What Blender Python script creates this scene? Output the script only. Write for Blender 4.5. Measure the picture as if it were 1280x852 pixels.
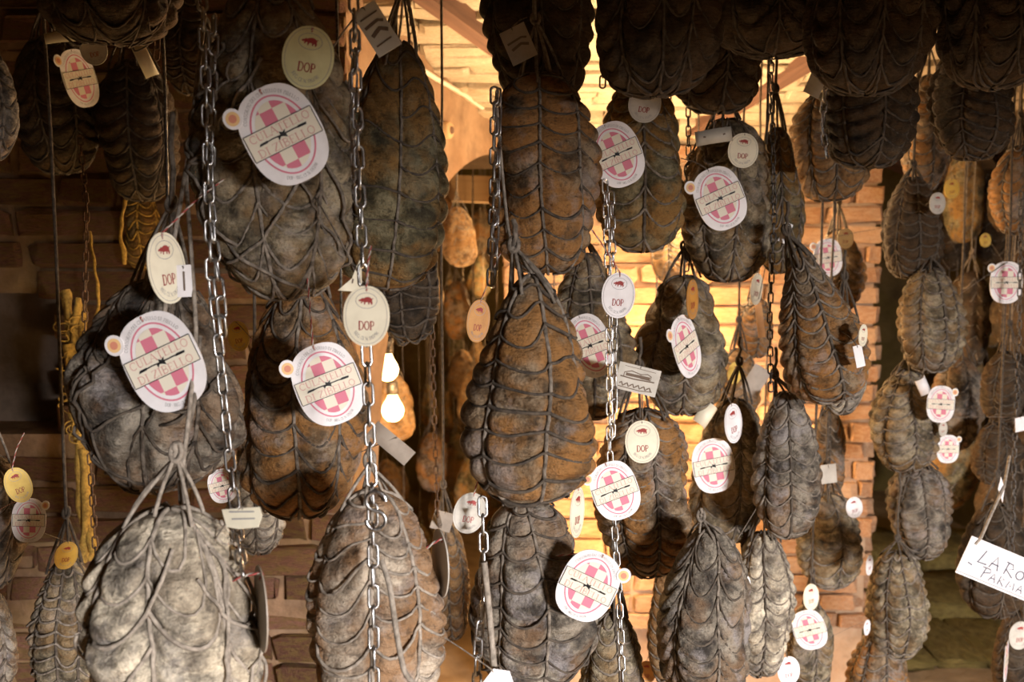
import bpy, bmesh, math, random
import numpy as np
from mathutils import Vector, Matrix, Euler

for o in list(bpy.data.objects):
    bpy.data.objects.remove(o)
scene = bpy.context.scene
COL = scene.collection
PI = math.pi
rad = math.radians

# ------------------------------------------------------------------ camera
F = 1150.0
PITCH = rad(5.0)
EYE = Vector((0.0, 0.0, 1.6))
cam_data = bpy.data.cameras.new('camera')
cam_data.sensor_width = 36.0
cam_data.lens = 36.0 * F / 1280.0
cam_data.clip_start = 0.02
cam_data.dof.use_dof = True
cam_data.dof.focus_distance = 1.22
cam_data.dof.aperture_fstop = 6.3
cam = bpy.data.objects.new('camera', cam_data)
cam.location = EYE
cam.rotation_euler = (PI / 2 - PITCH, 0, 0)
COL.objects.link(cam)
scene.camera = cam
FWD = Vector((0, math.cos(PITCH), -math.sin(PITCH)))
UPV = Vector((0, math.sin(PITCH), math.cos(PITCH)))
RGT = Vector((1, 0, 0))


def P(px, py, d):
    """a point d metres in front of the lens, seen at that place of the 1280x852 photograph"""
    return EYE + d * (FWD + RGT * ((px - 640.0) / F) + UPV * ((426.0 - py) / F))


# ------------------------------------------------------------------ world, daylight, exposure
scene.view_settings.view_transform = 'Standard'
scene.view_settings.look = 'None'
scene.view_settings.gamma = 1.0
scene.view_settings.use_curve_mapping = False
scene.view_settings.exposure = 0.0
world = bpy.data.worlds.new('world')
scene.world = world
world.use_nodes = True
wb = world.node_tree.nodes['Background']
wb.inputs[0].default_value = (1.0, 0.82, 0.5, 1)
wb.inputs[1].default_value = 0.018


def area_light(name, loc, target, sx, sy, energy, color):
    l = bpy.data.lights.new(name, 'AREA')
    l.shape = 'RECTANGLE'
    l.size = sx
    l.size_y = sy
    l.energy = energy
    l.color = color
    o = bpy.data.objects.new(name, l)
    o.location = loc
    o.rotation_euler = (Vector(target) - Vector(loc)).to_track_quat('-Z', 'Y').to_euler()
    COL.objects.link(o)
    return o


# daylight that falls in through an added, unseen doorway behind the camera
area_light('doorway_daylight', (2.4, -2.55, 1.74), (-0.1, 0.95, 1.3), 0.8, 0.55, 640.0, (1.0, 0.94, 0.93))


# ------------------------------------------------------------------ object helpers
def new_mesh(name, verts, faces, smooth=True):
    me = bpy.data.meshes.new(name)
    V = np.asarray(verts, dtype=np.float32).reshape(-1, 3)
    if isinstance(faces, np.ndarray):
        n, k = faces.shape
        me.vertices.add(len(V))
        me.vertices.foreach_set('co', V.ravel())
        me.loops.add(n * k)
        me.loops.foreach_set('vertex_index', faces.astype(np.int32).ravel())
        me.polygons.add(n)
        me.polygons.foreach_set('loop_start', np.arange(0, n * k, k, dtype=np.int32))
        me.update(calc_edges=True)
    else:
        me.from_pydata([tuple(map(float, v)) for v in V], [], faces)
    me.polygons.foreach_set('use_smooth', [smooth] * len(me.polygons))
    me.update()
    return me


def obj(name, me, mat=None, parent=None, loc=None, rot=None, scale=None):
    o = bpy.data.objects.new(name, me)
    if mat is not None and me is not None and not me.materials:
        me.materials.append(mat)
    COL.objects.link(o)
    if parent is not None:
        o.parent = parent
    if loc is not None:
        o.location = loc
    if rot is not None:
        o.rotation_euler = rot
    if scale is not None:
        o.scale = scale
    return o


def thing(name, label, cat, loc=(0, 0, 0), rot=(0, 0, 0), group=None):
    o = bpy.data.objects.new(name, None)
    o.empty_display_size = 0.02
    COL.objects.link(o)
    o.location = loc
    o.rotation_euler = rot
    tag(o, label, cat, group)
    return o


def tag(o, label, cat, group=None):
    o['label'] = label
    o['category'] = cat
    if group:
        o['group'] = group
    return o


def struct(o):
    o['kind'] = 'structure'
    return o


class Geo:
    """collects quads from tubes"""
    def __init__(self):
        self.v = []
        self.f = []
        self.n = 0

    def tube(self, pts, r, sides=5, closed=False):
        p = np.asarray(pts, dtype=float)
        m = len(p)
        if closed:
            t = np.roll(p, -1, 0) - np.roll(p, 1, 0)
        else:
            t = np.gradient(p, axis=0)
        t /= np.linalg.norm(t, axis=1)[:, None] + 1e-12
        ref = np.array([0.31, 0.87, 0.38]) if abs(t[0] @ np.array([0.31, 0.87, 0.38])) < 0.9 else np.array([0.9, 0.1, 0.4])
        a = np.empty_like(p)
        cur = ref
        for i in range(m):
            cur = cur - t[i] * (cur @ t[i])
            cur = cur / (np.linalg.norm(cur) + 1e-12)
            a[i] = cur
        b = np.cross(t, a)
        ang = np.arange(sides) * 2 * PI / sides
        rr = np.broadcast_to(np.asarray(r, dtype=float), (m,))
        ring = (p[:, None, :] + rr[:, None, None] * (np.cos(ang)[None, :, None] * a[:, None, :] + np.sin(ang)[None, :, None] * b[:, None, :]))
        self.v.append(ring.reshape(-1, 3))
        rows = m if closed else m - 1
        i = np.arange(rows)[:, None]
        j = np.arange(sides)[None, :]
        i2 = (i + 1) % m
        j2 = (j + 1) % sides
        q = np.stack([i * sides + j, i * sides + j2, i2 * sides + j2, i2 * sides + j], -1).reshape(-1, 4) + self.n
        self.f.append(q)
        if not closed and sides == 4:
            self.f.append(np.array([[0, 3, 2, 1]]) + self.n)
            e = (m - 1) * 4
            self.f.append(np.array([[e, e + 1, e + 2, e + 3]]) + self.n)
        self.n += m * sides

    def mesh(self, name, smooth=True):
        return new_mesh(name, np.concatenate(self.v), np.concatenate(self.f), smooth)


def tube_mesh(name, pts, r, sides=6, closed=False):
    g = Geo()
    g.tube(pts, r, sides, closed)
    return g.mesh(name)


# ------------------------------------------------------------------ materials
def mat_base(name):
    m = bpy.data.materials.new(name)
    m.use_nodes = True
    nt = m.node_tree
    b = nt.nodes['Principled BSDF']
    return m, nt, b


def N(nt, typ, **kw):
    n = nt.nodes.new(typ)
    for k, v in kw.items():
        if k in n.inputs:
            n.inputs[k].default_value = v
        else:
            setattr(n, k, v)
    return n


def L(nt, a, b):
    nt.links.new(a, b)


def plain(name, col, rough=0.7, metal=0.0, spec=0.3):
    m, nt, b = mat_base(name)
    b.inputs['Base Color'].default_value = (*col, 1)
    b.inputs['Roughness'].default_value = rough
    b.inputs['Metallic'].default_value = metal
    b.inputs['Specular IOR Level'].default_value = spec
    return m


def coords(nt, shift=7.0):
    """object coordinates moved by a random amount for each object"""
    tc = N(nt, 'ShaderNodeTexCoord')
    oi = N(nt, 'ShaderNodeObjectInfo')
    mul = N(nt, 'ShaderNodeMath', operation='MULTIPLY')
    mul.inputs[1].default_value = shift
    L(nt, oi.outputs['Random'], mul.inputs[0])
    add = N(nt, 'ShaderNodeVectorMath', operation='ADD')
    L(nt, tc.outputs['Object'], add.inputs[0])
    L(nt, mul.outputs[0], add.inputs[1])
    return add.outputs[0], oi.outputs['Random']


def noise(nt, vec, scale, detail=4.0, rough=0.6):
    n = N(nt, 'ShaderNodeTexNoise')
    n.inputs['Scale'].default_value = scale
    n.inputs['Detail'].default_value = detail
    n.inputs['Roughness'].default_value = rough
    L(nt, vec, n.inputs['Vector'])
    return n.outputs['Fac']


def ramp(nt, fac, stops):
    r = N(nt, 'ShaderNodeValToRGB')
    cr = r.color_ramp
    while len(cr.elements) < len(stops):
        cr.elements.new(0.5)
    for e, (p, c) in zip(cr.elements, stops):
        e.position = p
        e.color = (*c, 1) if len(c) == 3 else c
    L(nt, fac, r.inputs[0])
    return r.outputs[0]


def mix(nt, fac, a, b):
    m = N(nt, 'ShaderNodeMix', data_type='RGBA')
    if isinstance(fac, (int, float)):
        m.inputs[0].default_value = fac
    else:
        L(nt, fac, m.inputs[0])
    for s, v in ((6, a), (7, b)):
        if isinstance(v, tuple):
            m.inputs[s].default_value = (*v, 1)
        else:
            L(nt, v, m.inputs[s])
    return m.outputs[2]


def bump(nt, b, h, strength, dist):
    n = N(nt, 'ShaderNodeBump')
    n.inputs['Strength'].default_value = strength
    n.inputs['Distance'].default_value = dist
    L(nt, h, n.inputs['Height'])
    L(nt, n.outputs[0], b.inputs['Normal'])


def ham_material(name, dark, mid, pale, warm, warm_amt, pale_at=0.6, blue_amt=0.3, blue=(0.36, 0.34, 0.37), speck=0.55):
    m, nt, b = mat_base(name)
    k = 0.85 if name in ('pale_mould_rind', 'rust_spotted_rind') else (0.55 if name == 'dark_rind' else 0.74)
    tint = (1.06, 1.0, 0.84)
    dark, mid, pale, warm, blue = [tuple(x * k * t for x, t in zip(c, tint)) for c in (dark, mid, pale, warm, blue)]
    v, rnd = coords(nt, 13.0)
    n1 = noise(nt, v, 24.0, 7.0, 0.70)
    n2 = noise(nt, v, 15.0, 3.0, 0.55)
    n3 = noise(nt, v, 85.0, 5.0, 0.7)
    n4 = noise(nt, v, 19.0, 5.0, 0.65)
    n5 = noise(nt, v, 330.0, 3.0, 0.6)
    base = ramp(nt, n1, [(0.38, dark), (0.49, mid), (pale_at, pale)])
    wf = ramp(nt, n2, [(0.52 - 0.10 * warm_amt, (0, 0, 0)), (0.64 - 0.10 * warm_amt, (warm_amt,) * 3)])
    c = mix(nt, wf, base, warm)
    bf = ramp(nt, n4, [(0.53, (0, 0, 0)), (0.64, (blue_amt,) * 3)])
    c = mix(nt, bf, c, blue)
    sf = ramp(nt, n3, [(0.36, (speck,) * 3), (0.46, (0, 0, 0))])
    c = mix(nt, sf, c, tuple(x * 0.5 for x in dark))
    gf = ramp(nt, n5, [(0.36, (speck * 0.5,) * 3), (0.5, (0, 0, 0))])
    c = mix(nt, gf, c, dark)
    L(nt, c, b.inputs['Base Color'])
    b.inputs['Roughness'].default_value = 0.78
    b.inputs['Specular IOR Level'].default_value = 0.28
    hs = N(nt, 'ShaderNodeMath', operation='ADD')
    L(nt, n1, hs.inputs[0])
    L(nt, n3, hs.inputs[1])
    mp = N(nt, 'ShaderNodeMapping')
    mp.inputs['Scale'].default_value = (0.8, 0.8, 3.2)
    L(nt, v, mp.inputs[0])
    n6 = noise(nt, mp.outputs[0], 48.0, 4.0, 0.6)
    h2 = N(nt, 'ShaderNodeMath', operation='ADD')
    L(nt, hs.outputs[0], h2.inputs[0])
    L(nt, n6, h2.inputs[1])
    bump(nt, b, h2.outputs[0], 0.9, 0.0055)
    return m


HM = {
    'grey': ham_material('grey_mould_rind', (0.05, 0.042, 0.032), (0.18, 0.155, 0.115), (0.40, 0.355, 0.28), (0.26, 0.16, 0.07), 0.55, 0.58, 0.35),
    'pale': ham_material('pale_mould_rind', (0.085, 0.075, 0.07), (0.29, 0.27, 0.245), (0.76, 0.71, 0.63), (0.36, 0.30, 0.23), 0.35, 0.62, 0.45, (0.38, 0.37, 0.40), 0.55),
    'rusty': ham_material('rust_spotted_rind', (0.10, 0.08, 0.07), (0.33, 0.275, 0.235), (0.56, 0.5, 0.45), (0.28, 0.155, 0.075), 0.8, 0.58, 0.5),
    'brown': ham_material('brown_rind', (0.045, 0.032, 0.02), (0.16, 0.108, 0.066), (0.31, 0.24, 0.175), (0.36, 0.18, 0.06), 0.85, 0.58, 0.5, (0.36, 0.33, 0.36)),
    'olive': ham_material('olive_mould_rind', (0.04, 0.034, 0.02), (0.13, 0.115, 0.07), (0.27, 0.245, 0.165), (0.30, 0.165, 0.05), 0.8, 0.6, 0.3, (0.30, 0.30, 0.24)),
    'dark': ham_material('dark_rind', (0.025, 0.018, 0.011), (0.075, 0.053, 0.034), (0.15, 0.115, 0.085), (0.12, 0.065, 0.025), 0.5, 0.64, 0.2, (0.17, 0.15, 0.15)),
    'blue': ham_material('blue_grey_mould_rind', (0.04, 0.035, 0.034), (0.15, 0.135, 0.122), (0.32, 0.295, 0.27), (0.25, 0.15, 0.085), 0.55, 0.58, 0.65, (0.34, 0.33, 0.38)),
    'tawny': ham_material('tawny_rind', (0.10, 0.06, 0.03), (0.26, 0.165, 0.09), (0.42, 0.31, 0.2), (0.36, 0.2, 0.08), 0.6),
}


def cord_material(name, a, b_):
    m, nt, b = mat_base(name)
    v, r = coords(nt, 9.0)
    f = noise(nt, v, 120.0, 3.0)
    L(nt, ramp(nt, f, [(0.35, a), (0.65, b_)]), b.inputs['Base Color'])
    b.inputs['Roughness'].default_value = 0.9
    bump(nt, b, f, 0.6, 0.002)
    return m


M_CORD = cord_material('aged_hemp_cord', (0.075, 0.06, 0.045), (0.22, 0.185, 0.145))
M_CORDP = cord_material('pale_hemp_cord', (0.16, 0.135, 0.105), (0.36, 0.31, 0.25))
M_CORDD = cord_material('dark_hemp_cord', (0.035, 0.027, 0.02), (0.10, 0.078, 0.055))
M_MOULDY = cord_material('yellow_mouldy_cord', (0.22, 0.13, 0.025), (0.50, 0.31, 0.06))
M_RED = plain('red_twine', (0.33, 0.07, 0.06), 0.8)
M_WHITE_TW = plain('white_twine', (0.46, 0.42, 0.36), 0.8)


def metal_material(name, a, b_, ra, rb, metal):
    m, nt, b = mat_base(name)
    v, r = coords(nt, 9.0)
    f = noise(nt, v, 160.0, 3.0)
    L(nt, ramp(nt, f, [(0.4, a), (0.62, b_)]), b.inputs['Base Color'])
    L(nt, ramp(nt, f, [(0.35, (ra,) * 3), (0.65, (rb,) * 3)]), b.inputs['Roughness'])
    b.inputs['Metallic'].default_value = metal
    return m


M_STEEL = metal_material('galvanised_steel', (0.50, 0.50, 0.50), (0.34, 0.33, 0.31), 0.25, 0.45, 1.0)
M_RUST = metal_material('rusty_iron', (0.16, 0.09, 0.05), (0.07, 0.045, 0.03), 0.6, 0.85, 0.45)
M_DARKIRON = metal_material('dark_iron', (0.12, 0.11, 0.10), (0.05, 0.045, 0.04), 0.4, 0.6, 0.8)


def paper(name, a, b_, rough=0.55):
    m, nt, b = mat_base(name)
    v, r = coords(nt, 5.0)
    f = noise(nt, v, 30.0, 5.0)
    L(nt, ramp(nt, f, [(0.3, b_), (0.6, a)]), b.inputs['Base Color'])
    b.inputs['Roughness'].default_value = rough
    return m


M_WHITE = paper('white_card', (0.80, 0.78, 0.78), (0.68, 0.65, 0.64))
M_CREAM = paper('cream_card', (0.78, 0.73, 0.56), (0.66, 0.61, 0.46))
M_YELLOW = paper('yellowed_card', (0.70, 0.50, 0.10), (0.56, 0.36, 0.06))
M_AMBER = paper('amber_card', (0.55, 0.26, 0.05), (0.40, 0.17, 0.03))
M_GREYCARD = paper('grey_card', (0.34, 0.29, 0.23), (0.24, 0.2, 0.155))
M_DULLCARD = paper('dull_card', (0.52, 0.49, 0.42), (0.38, 0.355, 0.3))
M_FOIL = paper('glossy_card_back', (0.5, 0.46, 0.38), (0.3, 0.26, 0.2), 0.18)
M_PALEYELLOW = paper('pale_yellow_card', (0.70, 0.66, 0.36), (0.58, 0.54, 0.28))  # pale yellow tint for the topmost oval tag
I_PINK = plain('pink_ink', (0.62, 0.19, 0.26), 0.6)
I_PINKTXT = plain('pale_red_ink', (0.60, 0.30, 0.27), 0.6)
I_CREAM = plain('cream_ink', (0.74, 0.69, 0.56), 0.6)
I_BLACK = plain('black_ink', (0.03, 0.03, 0.032), 0.6)
I_GREY = plain('grey_ink', (0.30, 0.29, 0.29), 0.6)
I_RED = plain('dark_red_ink', (0.30, 0.045, 0.04), 0.6)
I_ORANGE = plain('orange_ink', (0.78, 0.52, 0.24), 0.6)
I_SEALRED = plain('seal_red_ink', (0.62, 0.25, 0.16), 0.6)
I_PEN = plain('grey_marker_ink', (0.12, 0.12, 0.15), 0.7)
I_BROWN = plain('brown_print_ink', (0.14, 0.10, 0.07), 0.7)


def brick_material(name, stops, wash, wash_amt, bscale=1.0):
    m, nt, b = mat_base(name)
    v, r = coords(nt, 17.0)
    n1 = noise(nt, v, 22.0, 6.0, 0.65)
    n2 = noise(nt, v, 6.0, 4.0, 0.6)
    base = ramp(nt, r, stops)
    c = mix(nt, ramp(nt, n1, [(0.35, (0.55,) * 3), (0.6, (0, 0, 0))]), base, tuple(x * 0.45 for x in stops[0][1]))
    c = mix(nt, ramp(nt, n2, [(0.42, (0, 0, 0)), (0.62, (wash_amt,) * 3)]), c, wash)
    L(nt, c, b.inputs['Base Color'])
    b.inputs['Roughness'].default_value = 0.9
    b.inputs['Specular IOR Level'].default_value = 0.15
    bump(nt, b, n1, 0.7, 0.012 * bscale)
    return m


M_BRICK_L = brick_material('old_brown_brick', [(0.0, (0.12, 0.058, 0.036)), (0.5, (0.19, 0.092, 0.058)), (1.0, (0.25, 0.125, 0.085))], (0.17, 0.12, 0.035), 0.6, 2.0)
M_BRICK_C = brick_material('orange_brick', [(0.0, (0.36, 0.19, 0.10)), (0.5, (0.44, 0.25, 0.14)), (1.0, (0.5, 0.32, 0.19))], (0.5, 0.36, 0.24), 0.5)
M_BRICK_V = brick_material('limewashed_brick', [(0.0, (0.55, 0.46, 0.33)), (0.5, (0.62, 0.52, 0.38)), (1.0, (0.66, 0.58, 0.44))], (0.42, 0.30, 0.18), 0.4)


def rough_material(name, a, b_, c_, scale, bdist):
    m, nt, b = mat_base(name)
    tc = N(nt, 'ShaderNodeTexCoord')
    n1 = noise(nt, tc.outputs['Object'], scale, 8.0, 0.65)
    n2 = noise(nt, tc.outputs['Object'], scale * 0.28, 4.0, 0.6)
    c = ramp(nt, n1, [(0.3, a), (0.62, b_)])
    c = mix(nt, ramp(nt, n2, [(0.45, (0, 0, 0)), (0.65, (0.7,) * 3)]), c, c_)
    L(nt, c, b.inputs['Base Color'])
    b.inputs['Roughness'].default_value = 0.92
    b.inputs['Specular IOR Level'].default_value = 0.15
    bump(nt, b, n1, 0.8, bdist)
    return m


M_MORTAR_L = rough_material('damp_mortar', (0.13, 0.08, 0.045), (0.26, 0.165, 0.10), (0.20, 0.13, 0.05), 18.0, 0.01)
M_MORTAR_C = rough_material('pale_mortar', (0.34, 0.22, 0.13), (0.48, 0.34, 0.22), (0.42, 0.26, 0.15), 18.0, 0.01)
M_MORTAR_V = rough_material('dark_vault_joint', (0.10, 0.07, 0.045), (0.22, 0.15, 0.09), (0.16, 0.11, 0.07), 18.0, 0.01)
M_PLASTER = rough_material('stained_plaster', (0.17, 0.11, 0.07), (0.31, 0.21, 0.135), (0.22, 0.13, 0.075), 14.0, 0.006)
M_DARKWALL = rough_material('damp_dark_wall', (0.10, 0.07, 0.035), (0.21, 0.155, 0.07), (0.15, 0.12, 0.03), 7.0, 0.02)
M_NICHE = rough_material('niche_plaster', (0.10, 0.075, 0.055), (0.19, 0.14, 0.105), (0.14, 0.10, 0.06), 9.0, 0.01)
M_FLOOR = rough_material('beaten_earth_floor', (0.24, 0.155, 0.08), (0.42, 0.29, 0.16), (0.33, 0.22, 0.11), 6.0, 0.02)
M_STONE = rough_material('olive_step_stone', (0.13, 0.09, 0.03), (0.27, 0.20, 0.065), (0.20, 0.15, 0.04), 9.0, 0.02)  # mottled olive brown, darker than the floor


def wood_material(name, a, b_):
    m, nt, b = mat_base(name)
    tc = N(nt, 'ShaderNodeTexCoord')
    mp = N(nt, 'ShaderNodeMapping')
    mp.inputs['Scale'].default_value = (2.0, 30.0, 30.0)
    L(nt, tc.outputs['Object'], mp.inputs[0])
    f = noise(nt, mp.outputs[0], 1.5, 6.0, 0.6)
    L(nt, ramp(nt, f, [(0.3, a), (0.7, b_)]), b.inputs['Base Color'])
    b.inputs['Roughness'].default_value = 0.8
    bump(nt, b, f, 0.5, 0.006)
    return m


M_WOOD = wood_material('reddish_timber', (0.07, 0.032, 0.02), (0.15, 0.075, 0.045))
M_WOODP = wood_material('pale_timber', (0.36, 0.23, 0.11), (0.52, 0.36, 0.2))
M_CONDUIT = plain('pale_conduit', (0.66, 0.55, 0.45), 0.5)


def emit(name, col, s):
    m, nt, b = mat_base(name)
    b.inputs['Base Color'].default_value = (*col, 1)
    b.inputs['Emission Color'].default_value = (*col, 1)
    b.inputs['Emission Strength'].default_value = s
    return m


M_BULB = emit('glowing_bulb_glass', (1.0, 0.66, 0.3), 14.0)


# ------------------------------------------------------------------ structure
def box_mesh(name, x0, x1, y0, y1, z0, z1):
    v = [(x0, y0, z0), (x1, y0, z0), (x1, y1, z0), (x0, y1, z0), (x0, y0, z1), (x1, y0, z1), (x1, y1, z1), (x0, y1, z1)]
    f = [(0, 3, 2, 1), (4, 5, 6, 7), (0, 1, 5, 4), (1, 2, 6, 5), (2, 3, 7, 6), (3, 0, 4, 7)]
    return new_mesh(name, v, f, False)


def multi_box(name, boxes):
    vs, fs = [], []
    for (x0, x1, y0, y1, z0, z1) in boxes:
        n = len(vs)
        vs += [(x0, y0, z0), (x1, y0, z0), (x1, y1, z0), (x0, y1, z0), (x0, y0, z1), (x1, y0, z1), (x1, y1, z1), (x0, y1, z1)]
        fs += [tuple(i + n for i in q) for q in ((0, 3, 2, 1), (4, 5, 6, 7), (0, 1, 5, 4), (1, 2, 6, 5), (2, 3, 7, 6), (3, 0, 4, 7))]
    return new_mesh(name, vs, fs, False)


def brick_variants(n, name, mat, seed, jit=0.035):
    """unit bricks (1 x 1 x 1, centred) with worn edges; scaled for use"""
    out = []
    rng = random.Random(seed)
    for i in range(n):
        bm = bmesh.new()
        bmesh.ops.create_cube(bm, size=1.0)
        bmesh.ops.bevel(bm, geom=list(bm.edges), offset=0.07, segments=1, affect='EDGES')
        for v in bm.verts:
            v.co.x += rng.uniform(-jit, jit) * 0.5
            v.co.y += rng.uniform(-jit, jit) * 1.5
            v.co.z += rng.uniform(-jit, jit) * 1.6
        me = bpy.data.meshes.new(name)
        bm.to_mesh(me)
        bm.free()
        me.materials.append(mat)
        for p in me.polygons:
            p.use_smooth = False
        out.append(me)
    return out


BR_L = brick_variants(8, 'brick', M_BRICK_L, 3, 0.07)
BR_C = brick_variants(8, 'brick', M_BRICK_C, 4, 0.06)
BR_V = brick_variants(8, 'ceiling_brick', M_BRICK_V, 5, 0.04)


def lay_bricks(parent, o, ux, uz, width, height, meshes, bl, bh, joint, depth, seed, skip=None, name='brick'):
    """bricks on a plane with origin o, run ux, rise uz; each a child object of the wall"""
    rng = random.Random(seed)
    ux = Vector(ux).normalized()
    uz = Vector(uz).normalized()
    uy = uz.cross(ux)
    rows = int(height / (bh + joint)) + 1
    M = Matrix((ux, uy, uz)).transposed()
    q = M.to_euler()
    cnt = 0
    for r in range(rows):
        z = r * (bh + joint) + bh / 2
        x = -(bl * rng.uniform(0.1, 0.9))
        while x < width:
            l = bl * rng.choice((1.0, 1.0, 0.52, 0.9, 1.05))
            a, b = max(x, 0.0), min(x + l, width)
            x += l + joint
            if b - a < 0.04:
                continue
            cx = (a + b) / 2
            if skip and skip(cx, z, (b - a) / 2):
                continue
            w = Vector(o) + ux * cx + uz * z + uy * rng.uniform(-0.012, 0.012)
            b_ = obj(name, rng.choice(meshes), None, parent, w, q.copy(), (b - a, depth, bh * rng.uniform(0.93, 1.04)))
            b_.rotation_euler.rotate_axis('Y', rng.uniform(-0.025, 0.025))
            cnt += 1
    return cnt


# floor of beaten earth, gently uneven
gx = np.linspace(-2.6, 2.9, 70)
gy = np.linspace(-1.2, 6.6, 90)
X, Y = np.meshgrid(gx, gy)
Z = 0.018 * np.sin(X * 3.1 + 1.0) * np.sin(Y * 2.3) + 0.01 * np.sin(X * 9 + Y * 5) - 0.02
fv = np.stack([X, Y, Z], -1).reshape(-1, 3)
ii, jj = np.meshgrid(np.arange(69), np.arange(89))
a = (jj * 70 + ii).ravel()
struct(obj('floor', new_mesh('floor', fv, np.stack([a, a + 1, a + 71, a + 70], -1)), M_FLOOR))

# left wall of old brick with a recessed niche
WL_Y = 2.05
wl_x0, wl_x1 = -1.6, -0.36
nz0, nz1 = P(0, 545, WL_Y).z, P(0, 366, WL_Y).z
nx1 = P(92, 450, WL_Y).x
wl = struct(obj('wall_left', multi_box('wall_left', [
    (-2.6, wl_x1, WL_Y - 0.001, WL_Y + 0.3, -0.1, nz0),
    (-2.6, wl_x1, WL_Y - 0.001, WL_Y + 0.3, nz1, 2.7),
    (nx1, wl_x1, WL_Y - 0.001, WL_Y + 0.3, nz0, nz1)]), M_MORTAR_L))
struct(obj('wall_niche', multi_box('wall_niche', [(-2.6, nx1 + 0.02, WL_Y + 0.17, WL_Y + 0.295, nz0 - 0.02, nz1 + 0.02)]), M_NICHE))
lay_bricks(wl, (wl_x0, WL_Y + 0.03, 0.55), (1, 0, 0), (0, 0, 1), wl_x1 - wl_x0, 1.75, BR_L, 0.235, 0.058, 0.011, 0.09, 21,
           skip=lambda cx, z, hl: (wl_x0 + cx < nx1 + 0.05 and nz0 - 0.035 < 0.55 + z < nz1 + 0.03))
# broken brick ends that line the niche
for k in range(5):
    zz = nz0 + 0.035 + k * 0.069
    if zz < nz1 - 0.02:
        obj('brick', BR_L[k], None, wl, (nx1 + 0.03 + 0.02 * ((k * 7) % 3 - 1), WL_Y + 0.04, zz), None, (0.11, 0.1, 0.056))

# plastered wall with an arch that opens to the inner room
B0 = Vector((wl_x1 - 0.01, WL_Y + 0.12, 0))
B1 = P(632, 426, 3.1)
B1.z = 0
bu = (B1 - B0)
blen = bu.length
bu.normalize()
bn = Vector((bu.y, -bu.x, 0))          # towards the camera


def arch_z(u):
    t = (u - 0.1) / (blen * 1.02 - 0.1)
    t = min(max(t, 0.0), 1.0)
    s = max(0.0, 1 - (t - 1.0) ** 2)
    return 1.10 + 0.85 * math.sqrt(s)


us = [0.0, 0.0999] + list(np.linspace(0.1, blen, 30))
vs, fs = [], []
for u in us:
    zb = -0.1 if u < 0.1 else arch_z(u)
    for dn in (0.0, -0.22):
        for z in (zb, 2.7):
            p = B0 + bu * u + bn * dn
            vs.append((p.x, p.y, z))
for i in range(len(us) - 1):
    a, b = i * 4, i * 4 + 4
    fs += [(a, b, b + 1, a + 1), (a + 2, a + 3, b + 3, b + 2), (a, a + 2, b + 2, b), (a + 1, b + 1, b + 3, a + 3)]
fs += [(0, 1, 3, 2)]
struct(obj('wall_arch', new_mesh('wall_arch', vs, fs, False), M_PLASTER))

# broad brick pillar wall behind the middle of the picture
CY = 3.16
cx0 = P(630, 426, CY).x
cx1 = P(1098, 426, CY).x
CTOP = 2.06
wc = struct(obj('wall_pillar', multi_box('wall_pillar', [(cx0, cx1 - 0.01, CY + 0.02, CY + 0.62, -0.1, 2.5)]), M_MORTAR_C))
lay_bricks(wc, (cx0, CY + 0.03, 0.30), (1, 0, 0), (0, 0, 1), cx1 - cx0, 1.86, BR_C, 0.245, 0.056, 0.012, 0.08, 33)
lay_bricks(wc, (cx1 - 0.02, CY + 0.02, 0.30), (0, 1, 0), (0, 0, 1), 0.6, 1.86, BR_C, 0.245, 0.056, 0.012, 0.08, 34)

# sloping brick vault over the front room
VS = 0.22


def vz(y):
    return 2.0 + VS * (3.2 - y)


ceil = struct(obj('ceiling', new_mesh('ceiling', [
    (-2.7, -1.4, vz(-1.4) + 0.04), (2.9, -1.4, vz(-1.4) + 0.04), (2.9, 3.6, vz(3.6) + 0.04), (-2.7, 3.6, vz(3.6) + 0.04),
    (-2.7, -1.4, vz(-1.4) + 0.3), (2.9, -1.4, vz(-1.4) + 0.3), (2.9, 3.6, vz(3.6) + 0.3), (-2.7, 3.6, vz(3.6) + 0.3)],
    [(0, 1, 2, 3), (7, 6, 5, 4), (0, 4, 5, 1), (1, 5, 6, 2), (2, 6, 7, 3), (3, 7, 4, 0)], False), M_MORTAR_V))
vx0, vy0 = -0.42, 1.95
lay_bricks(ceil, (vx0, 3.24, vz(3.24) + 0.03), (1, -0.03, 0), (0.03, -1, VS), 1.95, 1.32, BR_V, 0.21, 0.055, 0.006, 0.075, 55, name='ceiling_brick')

# inner rooms: back wall, right wall, their ceiling, the wall behind the camera, its added doorway kept low to shade upper hams
struct(obj('wall_back', box_mesh('wall_back', -2.6, 3.0, 6.4, 6.6, -0.1, 2.6), M_DARKWALL))
struct(obj('wall_right', box_mesh('wall_right', 2.75, 2.9, -1.2, 6.5, -0.1, 2.9), M_DARKWALL))
struct(obj('wall_outer_left', box_mesh('wall_outer_left', -2.7, -2.55, -1.2, 6.5, -0.1, 2.9), M_DARKWALL))
struct(obj('ceiling_inner', box_mesh('ceiling_inner', -2.6, 2.9, 3.35, 6.5, 2.25, 2.35), M_DARKWALL))
struct(obj('wall_behind', multi_box('wall_behind', [(-2.7, 0.7, -1.4, -1.2, -0.1, 3.2), (2.4, 2.9, -1.4, -1.2, -0.1, 3.2), (0.7, 2.4, -1.4, -1.2, 1.61, 3.2)]), M_DARKWALL))  # unseen lintel height shaped to shade the upper hams


def beam(name, p0, p1, w, h, mat):
    p0, p1 = Vector(p0), Vector(p1)
    d = p1 - p0
    l = d.length
    me = box_mesh(name, 0, l, -w / 2, w / 2, -h / 2, h / 2)
    o = obj(name, me, mat)
    o.location = p0
    o.rotation_euler = d.to_track_quat('X', 'Z').to_euler()
    return o


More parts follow.
